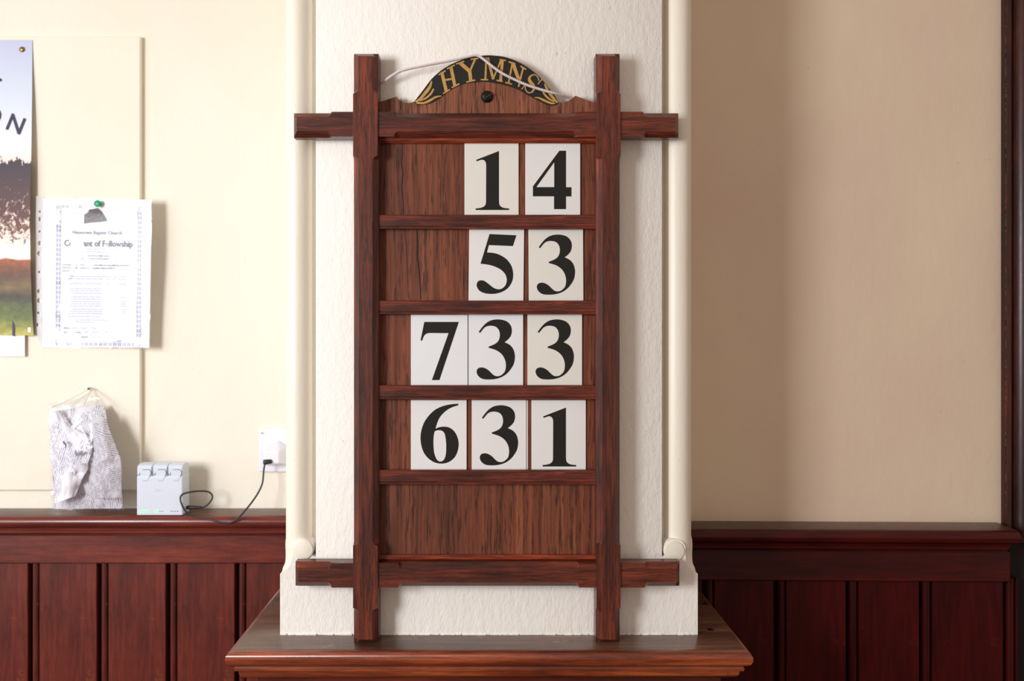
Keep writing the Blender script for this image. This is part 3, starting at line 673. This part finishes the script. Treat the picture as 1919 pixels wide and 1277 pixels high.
cards = [('1', 870.5, 972.0, 269, 402.5, 'card_cream', 0, 'cream card with numeral 1 in the top row, left of the 4'),
         ('4', 984.5, 1087.5, 269, 402.5, 'card_white', 0, 'white card with numeral 4 in the top row'),
         ('5', 878.0, 981.0, 430, 563.5, 'card_white', -0.6, 'white card with numeral 5 in the second row'),
         ('3', 991.0, 1093.5, 430, 563.5, 'card_cream', 0.3, 'cream card with numeral 3 in the second row, right of the 5'),
         ('7', 770.0, 876.5, 590, 722.5, 'card_cool', 0, 'white card with numeral 7 in the third row'),
         ('3', 878.0, 980.5, 589, 722.5, 'card_cool', 0, 'white card with numeral 3 touching the 7 in the third row'),
         ('3', 988.5, 1091.0, 589, 722.5, 'card_cream', 0, 'cream card with numeral 3 at the right of the third row'),
         ('6', 770.0, 874.5, 750, 881.5, 'card_white', 0, 'white card with numeral 6 in the lowest card row'),
         ('3', 884.0, 986.0, 750, 881.5, 'card_white', 0, 'white card with numeral 3 between the 6 and 1 in the lowest row'),
         ('1', 996.0, 1098.0, 750, 881.5, 'card_white', 0, 'white card with numeral 1 at the right of the lowest row')]
for g, xa, xb, ya, yb, mt, rot, lab in cards:
    zb = Z(yb+2.2, DCD)
    root = empty('number_card', ((X(xa, DCD)+X(xb, DCD))/2, DCD, zb), lab, 'card', 'hymn number cards in the slots of the board')
    box('card', X(xa, DCD), X(xb, DCD), DCD, DCD+0.0012, zb, Z(ya, DCD), M[mt], root, bev=0.0003, seg=1)
    cont = [[(X(xa+p[0]/K-ORG[g][0], DCD), Z(ya+p[1]/K-ORG[g][1], DCD)) for p in catmull(c_, True, 5)] for c_ in G[g]]
    tag(link_mesh('numeral', fill_mesh(cont, DCD-0.00025, 0.0003), M['ink'], root), 'printed black numeral '+g)
    if rot: root.rotation_euler = (0, R(-rot), 0)
# spare card showing behind the lowest 3
rt = box('number_card', X(960, DCD+0.0014), X(989.3, DCD+0.0014), DCD+0.0014, DCD+0.0021, Z(884, DCD), Z(750.5, DCD), M['card_white'])
tag(rt, 'white card edge peeking out behind the 3 of the lowest row', 'card', 'hymn number cards in the slots of the board')

# ------------------------------------------------------------------ notice board and what hangs on it
DNB = DW-0.012
nb = box('notice_board', X(-520, DNB), X(262, DNB), DNB, DW-0.0002, Z(919, DNB), Z(68.5, DNB), M['board_paint'], bev=0.0008, seg=1)
tag(nb, 'large cream painted board fixed to the wall above the dado shelf', 'notice board')
def sheet(name, rows, dfun, mat, parent=None, nx=14, uv=None, thick=0.0002, crump=0, cs=30, smooth=True, seed=0):
    """rows: (xl,yl,xr,yr) px from top to bottom"""
    bm = bmesh.new(); grid = []; uvl = bm.loops.layers.uv.new('UVMap'); puv = {}
    for j, (xl_, yl_, xr_, yr_) in enumerate(rows):
        line = []
        for i in range(nx+1):
            t = i/nx; px = xl_+(xr_-xl_)*t; py = yl_+(yr_-yl_)*t
            d = dfun(px, py, t, j/(len(rows)-1))
            if crump:
                n_ = mnoise.noise(Vector((px/cs+seed, py/cs, seed*1.7))); n_ += 0.5*mnoise.noise(Vector((px/cs*2.3+seed, py/cs*2.3, 3+seed)))
                d -= crump*n_
            v = bm.verts.new(P(px, py, d)); puv[v] = (px/100, (py-75)/556.0); line.append(v)
        grid.append(line)
    for j in range(len(rows)-1):
        for i in range(nx):
            f = bm.faces.new((grid[j][i], grid[j][i+1], grid[j+1][i+1], grid[j+1][i]))
            for l in f.loops: l[uvl].uv = puv[l.vert]
    o = from_bm(name, bm, mat, parent, smooth=smooth, recalc=False)
    if thick:
        sm = o.modifiers.new('thickness', 'SOLIDIFY'); sm.thickness = thick; sm.offset = 1
        es = o.modifiers.new('edges', 'EDGE_SPLIT'); es.split_angle = R(60)
    return o
def interp_rows(keys, n):
    out = []
    for k in range(n+1):
        t = k/n*(len(keys)-1); i = min(int(t), len(keys)-2); f = t-i
        out.append(tuple(keys[i][q]+(keys[i+1][q]-keys[i][q])*f for q in range(4)))
    return out
# poster
def pd(px, py, t, s):
    edge = max(0.0, (px+60)/120.0)
    return DNB-0.0012-0.011*math.sin(math.pi*min(1, s*1.02))**1.3*edge-(0.010*edge*s)
post = empty('poster', (X(-150, DNB), DNB, Z(630, DNB)), 'landscape poster of a tree and fields with a curling edge, pinned at left', 'poster')
rows = interp_rows([(-420, 75, 60.5, 75), (-420, 180, 60, 181), (-420, 290, 58.5, 292), (-420, 400, 56, 402), (-420, 500, 57, 504), (-420, 580, 60.5, 584), (-420, 626, 63, 629)], 30)
sheet('print', rows, pd, M['poster'], post, nx=30, thick=0.0003)
def on_poster(me):
    for v in me.vertices:
        d = pd(v.co.x, v.co.z, 0, (v.co.z-75)/552)-0.0006-v.co.y
        v.co = P(v.co.x, v.co.z, d)
    return me
for body, px, py, size, rot in (('N', 7.5, 240.5, 50, 22), ('O', -36, 226, 50, 16), ('.', -4, 152, 46, 0)):
    cu = bpy.data.curves.new('tmp', 'FONT'); cu.body = body; cu.size = size*0.92; cu.offset = 0.35; cu.resolution_u = 4
    o = bpy.data.objects.new('tmp', cu); COL.objects.link(o); dg = bpy.context.evaluated_depsgraph_get(); dg.update()
    me = bpy.data.meshes.new_from_object(o.evaluated_get(dg)); bpy.data.objects.remove(o); bpy.data.curves.remove(cu); me.materials.clear()
    bm = bmesh.new(); bm.from_mesh(me); bmesh.ops.subdivide_edges(bm, edges=bm.edges[:], cuts=1); bmesh.ops.triangulate(bm, faces=bm.faces[:]); bm.to_mesh(me); bm.free()
    cr, sr = math.cos(R(rot)), math.sin(R(rot))
    for v in me.vertices:
        x, y = v.co.x*0.95, v.co.y; v.co = (px+x*cr+y*sr, 0.0, py+x*sr-y*cr)
    link_mesh('letter', on_poster(me), M['navy'], post)
for (x0, y0, ww, hh, mt) in ((23.0, 598, 5.5, 32, 'navy'),):
    t_ = (y0-75)/556; dd = pd(x0, y0+16, 0, t_)-0.0006
    box('printed_fence_post', X(x0, dd), X(x0+ww, dd), dd, dd+0.0002, Z(y0+hh, dd), Z(y0, dd), M[mt], post)
dd = pd(55, 618, 0, 0.98)-0.0006
box('printed_mark', X(52, dd), X(57.5, dd), dd, dd+0.0002, Z(623, dd), Z(614, dd), M['card_white'], post)
def pin(name, px, py, d, r, mat, label, cat, long=0.006, **k):
    c = P(px, py, d)
    o = lathe_y(name, c.x, c.z, [(0.0006, d+0.004), (0.0006, d-long*0.2), (r*0.9, d-long*0.2), (r, d-long*0.45), (r*0.8, d-long*0.8), (r*0.35, d-long), (0.0003, d-long*1.02)], mat, None, 20, 60)
    return tag(o, label, cat)
pin('drawing_pin', 42, 93, pd(42, 93, 0, 0.03), 0.0052, M['brass'], 'small domed brass pin in the upper right corner of the landscape poster', 'pin', 0.004)
# white slip under the poster
sl = sheet('paper_slip', interp_rows([(-220, 627, 46.5, 629), (-220, 668, 46.5, 668.5)], 4), lambda px, py, t, s: DNB-0.0012-0.006*max(0, t-0.7)/0.3, M['paper'], None, nx=20, thick=0.0003)
tag(sl, 'blank white paper slip under the bottom of the landscape poster', 'paper')
# covenant sheet in punched sleeve
cov = empty('punched_pocket', (X(180, DNB), DNB, Z(652, DNB)), 'clear punched pocket holding a printed covenant sheet, held by a green pin', 'document')
def cd(px, py, t, s):
    u = (px-67)/215.0
    return DNB-0.004-0.017*max(0, u)**1.6-0.003*math.sin(s*5)*u
def cshear(px, py):      # page tilt
    u = (px-80)/205.0; v = (py-370)/282.0
    return px-2.5*v, py+4*u*(1-v)+1.0*u*v
sheet('page', interp_rows([(80, 371, 284, 374.5), (77, 651, 279.5, 652)], 20), lambda px, py, t, s: cd(px, py, t, s)+0.0006, M['paper'], cov, nx=16, thick=0.0002)
def on_page(me):          # lay a mesh made at flat pixel positions onto the curved page
    for v in me.vertices:
        x, y, z = v.co                    # x,z hold px,py ; y a lift in metres
        q = cshear(x, z); d = cd(q[0], q[1], 0, (q[1]-371)/281)-y
        v.co = P(q[0], q[1], d)
    return me
def page_text(body, px, py, h, width=None, mat='grey_print', bold=0.0, nm='printed_line', shear=0):
    cu = bpy.data.curves.new('tmp', 'FONT'); cu.body = body; cu.size = h*1.35; cu.extrude = 0.0; cu.offset = bold; cu.resolution_u = 2; cu.shear = shear
    o = bpy.data.objects.new('tmp', cu); COL.objects.link(o)
    dg = bpy.context.evaluated_depsgraph_get(); dg.update()
    me = bpy.data.meshes.new_from_object(o.evaluated_get(dg)); bpy.data.objects.remove(o); bpy.data.curves.remove(cu)
    me.materials.clear()
    xs = [v.co.x for v in me.vertices]; w0, w1 = min(xs), max(xs)
    k = (width/(w1-w0)) if width else 1
    for v in me.vertices:
        x, y, z = v.co; v.co = (px+(x-w0)*k, 0.0004, py-y)
    return link_mesh(nm, on_page(me), M[mat], cov)
page_text('Newtown Baptist Church', 137, 437.5, 6.6, 92, 'grey_print', 0.08)
page_text('Covenant of Fellowship', 121, 460.5, 12.0, 128, 'dark_print', 0.3)
def quads_page(name, rects, mat, kind=None):
    bm = bmesh.new()
    for (x0, y0, x1, y1) in rects:
        n = max(1, int((x1-x0)/8)); tops = []; bots = []
        for i in range(n+1):
            x = x0+(x1-x0)*i/n; tops.append(bm.verts.new((x, 0.0004, y0))); bots.append(bm.verts.new((x, 0.0004, y1)))
        for i in range(n): bm.faces.new((tops[i], tops[i+1], bots[i+1], bots[i]))
    me = bpy.data.meshes.new(name); bm.to_mesh(me); bm.free()
    o = link_mesh(name, on_page(me), M[mat], cov)
    if kind: o['kind'] = kind
    return o
rd = random.Random(3)
def words(x0, x1, y, h=1.5):
    out = []; x = x0
    while x < x1:
        w_ = rd.uniform(3, 11); out.append((x, y-h/2, min(x+w_, x1), y+h/2)); x += w_+1.4
    return out
lines = [(143, 224, 465.5, 'pale_print', 1.2), (155, 210, 471, 'pale_print', 1.3), (152, 220, 478.5, 'grey_print', 1.4), (152, 218, 484, 'grey_print', 1.3), (118, 245, 496, 'grey_print', 1.5), (118, 244, 501.5, 'grey_print', 1.5), (118, 140, 507.5, 'grey_print', 1.4)]
for k, y in enumerate((517.5, 522, 531, 540.5, 544.5, 549, 556, 560, 565, 569, 573, 579.5, 583.5, 587.5, 593)):
    lines.append((130 if k % 3 else 133, 237 if k not in (5, 7, 14) else 190, y, 'pale_print', 1.4))
lines += [(144, 212, 599.5, 'pale_print', 1.3), (144, 185, 603.5, 'pale_print', 1.3), (222, 231, 638.5, 'grey_print', 1.2)]
for a, b_, y, mt, h in lines: quads_page('printed_line', words(a, b_, y, h), mt)
quads_page('printed_rule', [(137, 439.3, 205, 439.9)], 'pale_print')
page_text('Name', 122, 616, 3.2, 11, 'grey_print', 0.1); page_text('Date of Meeting', 122, 624, 3.2, 31, 'grey_print', 0.1); page_text('Signed', 155, 632.5, 3.0, 11, 'grey_print', 0.1)
def squiggle(x0, x1, y, amp, seed_):
    r_ = random.Random(seed_); bm = bmesh.new(); prev = None; x = x0
    pts = []
    while x < x1:
        pts.append((x, y+r_.uniform(-amp, amp*0.6))); x += r_.uniform(1.2, 2.6)
    for p in catmull(pts, False, 3):
        a = bm.verts.new((p[0], 0.0005, p[1]-0.45)); b2 = bm.verts.new((p[0]+0.1, 0.0005, p[1]+0.45))
        if prev: bm.faces.new((prev[0], a, b2, prev[1]))
        prev = (a, b2)
    me = bpy.data.meshes.new('handwriting'); bm.to_mesh(me); bm.free()
    link_mesh('handwriting', on_page(me), M['blue_ink'], cov)
squiggle(136, 148, 615, 1.5, 1); squiggle(153, 168, 615, 2.2, 2); squiggle(174, 189, 615.5, 2.2, 4)
squiggle(160, 168, 622, 2.0, 5); squiggle(173, 187, 623, 2.0, 6); squiggle(191, 205, 622.5, 2.0, 7)
squiggle(171, 176, 630.5, 2.5, 8); squiggle(179, 183, 631.5, 3.0, 9); squiggle(185, 203, 631, 2.2, 10)
# ornamental border of small rings
def rings_page(cells, mat):
    r = []
    for (x, y, s) in cells:
        t = 1.1
        r += [(x, y, x+s, y+t), (x, y+s-t, x+s, y+s), (x, y+t, x+t, y+s-t), (x+s-t, y+t, x+s, y+s-t)]
    quads_page('border', r, mat)
cells = [(107.5, 385+k*8.9, 5.5) for k in range(29)]+[(259.0, 385+k*8.9, 5.5) for k in range(29)]+[(107.5+k*8.9, 642.5, 5.0) for k in range(18)]
cells += [(107.5+k*8.0, 384, 4.6) for k in range(1, 6)]
rings_page(cells, 'pale_print')
quads_page('border_rule', [(106.3, 384, 107.0, 646), (113.7, 390, 114.3, 641), (257.5, 390, 258.1, 641), (265, 388, 265.5, 646), (113.7, 640.3, 258, 640.9)], 'pale_print')
# small picture of a building at the head
def poly_page(name, pts, mat):
    me = fill_mesh([[(p[0], -p[1]) for p in pts]], 0, 0.0002)
    for v in me.vertices: v.co = (v.co.x, 0.0004, -v.co.z)
    return link_mesh(name, on_page(me), M[mat], cov)
poly_page('printed_picture', [(158, 402), (164, 397), (167, 392), (176, 390), (183, 388), (190, 394), (197, 404), (201, 412), (190, 414), (170, 416), (158, 418)], 'photo_print')
for a, b_, y, h in ((158, 176, 401.5, 2.2), (159, 182, 406.5, 1.8), (158, 176, 411, 2.0), (168, 184, 391, 2.4), (164, 180, 396.5, 1.6)): quads_page('printed_shadow', [(a, y, b_, y+h)], 'dark_print')
poly_page('printed_picture_glint', [(177, 400), (187, 398), (196, 410), (180, 412)], 'paper')
# sleeve film: wraps the page; punched strip at its left edge
sheet('sleeve_film', interp_rows([(79, 369, 285.5, 373.5), (76, 653, 281, 654)], 24), lambda px, py, t, s: cd(px, py, t, s)-0.0016-0.0012*math.sin(t*math.pi), M['sleeve'], cov, nx=20, thick=0, crump=0.0012, cs=70)
bm = bmesh.new(); DST = DNB-0.0042
m_strip, nt_, b__ = new_mat('sleeve_strip'); b__.inputs['Base Color'].default_value = srgb(226, 222, 220); b__.inputs['Roughness'].default_value = 0.3; b__.inputs['Alpha'].default_value = 0.6
nt_.links.new(ramp(nt_, noise_n(nt_, coords(nt_), 60, 2), [(0.3, srgb(220, 214, 210)), (0.7, srgb(230, 228, 230))]), b__.inputs['Base Color'])
hol = [(74.5, 397, 2.2, 2.4), (74.5, 411, 2.6, 4.4), (74.2, 434, 2.3, 2.4), (74.2, 456, 2.8, 4.4), (73.3, 475, 3.6, 4.2), (73.6, 510, 2.4, 2.6), (72.6, 546, 3.0, 3.8), (72.3, 563.5, 2.6, 4.6), (71.8, 586.5, 2.2, 2.4), (70, 609, 1.6, 3.6)]
outer_s = [(67.5, 367.5), (80.5, 369), (77.5, 653), (63.5, 627), (63.8, 560), (66, 450)]
cont = [[(X(p[0], DST), Z(p[1], DST)) for p in outer_s]]
for (hx, hy, a, b2) in hol: cont.append([(X(hx+a*math.cos(2*math.pi*k/12), DST), Z(hy+b2*math.sin(2*math.pi*k/12), DST)) for k in range(12)])
bm.free()
link_mesh('punched_strip', fill_mesh(cont, DST, 0.0003), m_strip, cov)
dpin = cd(184, 383, 0, 0.04)
c = P(185, 382.5, dpin-0.004)
gp = lathe_y('push_pin', c.x, c.z, [(0.0006, dpin+0.014), (0.0006, dpin-0.001), (0.0040, dpin-0.001), (0.0034, dpin-0.003), (0.0028, dpin-0.006), (0.0050, dpin-0.008), (0.0066, dpin-0.009), (0.0060, dpin-0.0105), (0.003, dpin-0.0115), (0.0003, dpin-0.0118)], M['green_plastic'], None, 20, 60)
tag(gp, 'green push pin at the top of the covenant sheet pocket', 'pin')

# ------------------------------------------------------------------ plastic bag with newspapers
bag = empty('plastic_bag', (X(160, 1.52), 1.53, SHELF_Z), 'clear plastic bag of folded newspapers hanging above the dado shelf', 'bag')
g4 = lambda x, y: (80+x/4.91, 710+y/4.91)
def rows4(keys, n):
    ks = [g4(a, b_)+g4(c_, d_) for a, b_, c_, d_ in keys]
    return interp_rows(ks, n)
def bd(px, py, t, s): return 1.535-0.030*math.sin(math.pi*min(max(s, 0), 1)*0.85)-0.010*math.sin(math.pi*t)
sheet('newspaper', rows4([(62, 300, 565, 240), (66, 420, 600, 420), (78, 560, 655, 560), (80, 700, 715, 720), (90, 850, 728, 850), (98, 1000, 732, 1000), (105, 1200, 735, 1195)], 26), lambda px, py, t, s: bd(px, py, t, s)+0.004, M['news1'], bag, nx=20, crump=0.006, cs=16, seed=2, thick=0.0004)
sheet('newspaper', rows4([(60, 290, 170, 298), (58, 400, 268, 440), (70, 520, 468, 555), (76, 640, 455, 670), (84, 760, 415, 775), (96, 850, 418, 830), (108, 950, 372, 905), (112, 1150, 300, 1080)], 24), lambda px, py, t, s: bd(px, py, t, s*0.7)-0.010-0.006*t, M['news2'], bag, nx=16, crump=0.007, cs=14, seed=5, thick=0.0004)
sheet('newspaper', rows4([(290, 445, 575, 330), (420, 520, 600, 430), (470, 560, 640, 540), (450, 700, 712, 725), (415, 800, 722, 800), (405, 960, 725, 930), (400, 1100, 728, 1100)], 20), lambda px, py, t, s: bd(px, py, t, 0.2+s*0.7)-0.004, M['news3'], bag, nx=14, crump=0.005, cs=15, seed=9, thick=0.0004)
for nm, pts in (('printed_blot', [(183, 580), (196, 572), (205, 590), (218, 598), (215, 630), (204, 640), (208, 612), (192, 602)]), ('printed_blot', [(292, 668), (306, 655), (318, 690), (345, 672), (362, 660), (370, 690), (350, 700), (322, 716), (300, 700)]), ('printed_blot', [(475, 668), (535, 600), (548, 606), (530, 640), (500, 676)])):
    dd = 1.484 if pts[0][0] < 400 else 1.500
    q = [g4(*p) for p in pts]
    link_mesh(nm, fill_mesh([[(X(p[0], dd), Z(p[1], dd)) for p in q]], dd, 0.0004), M['dark_print'], bag)
filmrows = rows4([(436, 84, 452, 84), (400, 130, 470, 110), (330, 180, 520, 170), (60, 225, 572, 245), (46, 290, 590, 330), (50, 500, 640, 520), (62, 640, 690, 640), (68, 780, 732, 770), (72, 1000, 742, 980), (78, 1120, 746, 1120), (90, 1195, 746, 1205), (112, 1225, 730, 1211)], 44)
def fd(px, py, t, s):
    base = DNB-0.006-0.012*min(1, s*3)
    return base-0.062*math.sin(math.pi*min(1, max(0, (s-0.12)/0.98)))**0.6*(0.65+0.35*math.sin(math.pi*t))-0.004
sheet('bag_film', filmrows, fd, M['bag'], bag, nx=22, thick=0, crump=0.004, cs=16, seed=4)
sheet('bag_back', filmrows[8:], lambda px, py, t, s: DNB-0.006, M['bag'], bag, nx=10, thick=0, crump=0.002, cs=16, seed=8)
for q in (((440, 88), (300, 165), (150, 235), (58, 275)), ((446, 88), (420, 160), (380, 240)), ((450, 88), (510, 160), (572, 245))):
    pts_ = [g4(*p) for p in q]
    tube('bag_fold', [P(p[0], p[1], DNB-0.008-0.010*i) for i, p in enumerate(pts_)], 0.0009, M['bag_fold'], bag, seg=6)
pin('nail', 170, 728.5, DNB, 0.0026, M['steel'], 'small dark nail holding up the bag of newspapers', 'nail', 0.012)

# ------------------------------------------------------------------ charging hub
DH = 1.508
hz = SHELF_Z+0.0003
hub = empty('charging_hub', (X(300, DH), 1.525, hz), 'pale grey three-slot battery charging hub on the left dado shelf', 'charger')
hx0, hx1 = X(256, DH), X(342, DH)
zsh = Z(893, DH)
box('hub_body', hx0, hx1, DH, DH+0.036, hz, zsh, M['hub'], hub, bev=0.0022, seg=3)
wd = (hx1-hx0)/3
for k in range(3):
    a = hx0+wd*k+0.0006; b_ = a+wd-0.0012; zt_ = Z(872, DH)
    pr = [(DH+0.0008, zsh-0.002), (DH+0.0004, zt_-0.006), (DH+0.003, zt_-0.0015), (DH+0.008, zt_+0.0008), (DH+0.026, zt_+0.0015), (DH+0.033, zt_-0.002), (DH+0.035, zt_-0.008), (DH+0.035, zsh-0.002)]
    bt = extrude_profile('battery', pr, 'x', a, b_, M['hub'], hub, ang=25)
    bv = bt.modifiers.new('round', 'BEVEL'); bv.width = 0.002; bv.segments = 3; bv.limit_method = 'ANGLE'; bv.angle_limit = R(50)
    # clip outline on the front
    s5 = lambda x, y: (240+x/9.46, 855+y/9.46)
    pts = [(262, 245), (340, 240), (385, 252), (402, 285), (398, 330), (380, 375)]
    off = k*271
    q = [s5(p[0]+off, p[1]) for p in pts]
    yl_ = DH-0.0002
    link_mesh('clip_groove', strokes_mesh([[(X(p[0], yl_), Z(p[1], yl_), 0.0011) for p in catmull([(a_, b3) for a_, b3 in q], False, 4) for p in [p]]], yl_, 0.0012), M['hub_line'], bt)
    q = [s5(p[0]+off, p[1]) for p in [(375, 375), (350, 432), (330, 442), (262, 440)]]
    link_mesh('clip_groove', strokes_mesh([[(X(p[0], yl_), Z(p[1], yl_), 0.0006) for p in q]], yl_, 0.0012), M['hub_line'], bt)
    q = [s5(p[0]+off, p[1]) for p in ([(425, 200), (430, 300), (440, 345)] if k < 2 else [(0, 0)])]
    if k < 2: link_mesh('slot_gap', strokes_mesh([[(X(p[0], yl_), Z(p[1], yl_), 0.0014) for p in q]], yl_, 0.0012), M['hub_line'], bt)
    q = [s5(p[0]+off, p[1]) for p in [(165, 338), (200, 342), (206, 300)]]
    link_mesh('clip_notch', strokes_mesh([[(X(p[0], yl_), Z(p[1], yl_), 0.0009) for p in q]], yl_, 0.0012), M['hub_line'], bt)
for (a, b_) in ((262, 278.5), (290, 298)):
    box('status_light', X(a, DH), X(b_, DH), DH-0.0004, DH+0.002, Z(961.5, DH), Z(956.5, DH), M['led'], hub, bev=0.0006)
for p in (300, 304.5, 321, 325, 329, 333):
    box('status_dot', X(p-0.9, DH), X(p+0.9, DH), DH-0.0002, DH+0.002, Z(959.8, DH), Z(957.8, DH), M['hub_line'], hub)
for s in ([(290, 922), (294, 920), (293, 916)], [(297, 922.5), (298, 917), (300, 921.5)], [(302, 921), (303.5, 918)]):
    link_mesh('maker_mark', strokes_mesh([[(X(p[0], DH), Z(p[1], DH), 0.0007) for p in s]], DH-0.0001, 0.001), plain('faint_mark', srgb(180, 187, 198), 0.5) if 'fm' not in M else M['fm'], hub)

# ------------------------------------------------------------------ socket, plug and cable
sk = empty('wall_socket', (X(525, DW), DW, Z(886, DW)), 'white wall socket plate partly hidden by the left side of the pier', 'socket')
DSK = DW-0.009
box('face_plate', X(484.5, DSK), X(568, DSK), DSK, DW-0.0002, Z(885.5, DSK), Z(803, DSK), M['white_plastic'], sk, bev=0.0025, seg=3)
link_mesh('maker_mark', text_mesh('4u', 0.006, 489, 814, DSK-0.0003, thick=0.0002), M['grey_print'], sk)
pg = empty('plug_adapter', (X(515, 1.54), 1.54, Z(871, 1.54)), 'white plug adapter in the wall socket with a black cable', 'plug')
DPG = DSK-0.030
bm = bmesh.new()
xa, xb = X(494, DPG), X(523, DPG); za, zb = Z(870, DPG), Z(846.5, DPG)
x2a, x2b = X(492, DSK), X(541, DSK); z2a, z2b = Z(872, DSK), Z(824, DSK)
vv = [bm.verts.new(c_) for c_ in ((xa, DPG, za), (xb, DPG, za), (xb, DPG, zb), (xa, DPG, zb), (x2a, DSK, z2a), (x2b, DSK, z2a), (x2b, DSK, z2b-0.014), ((x2a+x2b)/2+0.004, DSK, z2b), (x2a+0.008, DSK, z2b-0.006), (x2a, DSK, z2b-0.016))]
for f in ((0, 1, 2, 3), (0, 4, 5, 1), (1, 5, 6, 2), (2, 6, 7), (3, 2, 7, 8), (3, 8, 9), (0, 3, 9, 4), (4, 9, 8, 7, 6, 5)): bm.faces.new([vv[i] for i in f])
o = from_bm('plug_body', bm, M['white_plastic'], pg)
bv = o.modifiers.new('round', 'BEVEL'); bv.width = 0.003; bv.segments = 3
DCB = DPG+0.004
cb = empty('charging_cable', (X(430, 1.5), 1.5, Z(980, 1.5)), 'thin black charging cable looping from the plug to the grey hub', 'cable')
cpts = [(497, 868, DPG+0.006), (495.5, 874, DPG+0.004), (494, 884, DPG+0.002), (492, 905, 1.528), (485, 922, 1.522), (474, 939, 1.514), (459, 958, 1.500), (446, 972, 1.494), (436, 978.5, 1.4945), (425, 981, 1.4945), (412, 979.5, 1.4945), (398, 975.5, 1.4965), (380, 971.5, 1.4990), (362, 967.5, 1.5000), (350, 961, 1.499), (343, 951, 1.498), (338.5, 940, 1.500), (338.5, 931, 1.502), (344, 926, 1.508), (356, 922.8, 1.516), (370, 921, 1.524), (385, 921, 1.530), (394, 924, 1.532), (398, 930, 1.532), (396.5, 937, 1.530), (391, 944.5, 1.528), (384, 950, 1.527), (378, 951.8, 1.526)]
tube('cable', [P(*q) for q in cpts], 0.00165, M['black_plastic'], cb, seg=10)
def capsule(name, p0, p1, r0, r1, mat, parent, flat=0.75):
    bm = bmesh.new(); p0 = Vector(p0); p1 = Vector(p1); t = (p1-p0).normalized(); u = Vector((0, 1, 0)); u = (u-t*u.dot(t)).normalized(); v = t.cross(u)
    prev = None
    for s, k in ((0, 0.3), (0.04, 0.8), (0.1, 1), (0.5, 1.02), (0.88, 0.98), (0.96, 0.7), (1, 0.4)):
        r = (r0+(r1-r0)*s)*k; c_ = p0+(p1-p0)*s
        ring = [bm.verts.new(c_+u*math.cos(2*math.pi*q/16)*r+v*math.sin(2*math.pi*q/16)*r*flat) for q in range(16)]
        if prev:
            for q in range(16): bm.faces.new((prev[q], prev[(q+1) % 16], ring[(q+1) % 16], ring[q]))
        else: bm.faces.new(ring)
        prev = ring
    bm.faces.new(prev)
    return from_bm(name, bm, mat, parent, smooth=True)
capsule('connector', P(349, 951.5, 1.528), P(380, 951.5, 1.526), 0.0048, 0.0030, M['black_plastic'], cb, 0.8)
capsule('connector', P(493, 867, DPG-0.003), P(510, 865, DPG-0.001), 0.0050, 0.0040, M['black_plastic'], cb, 1.0)
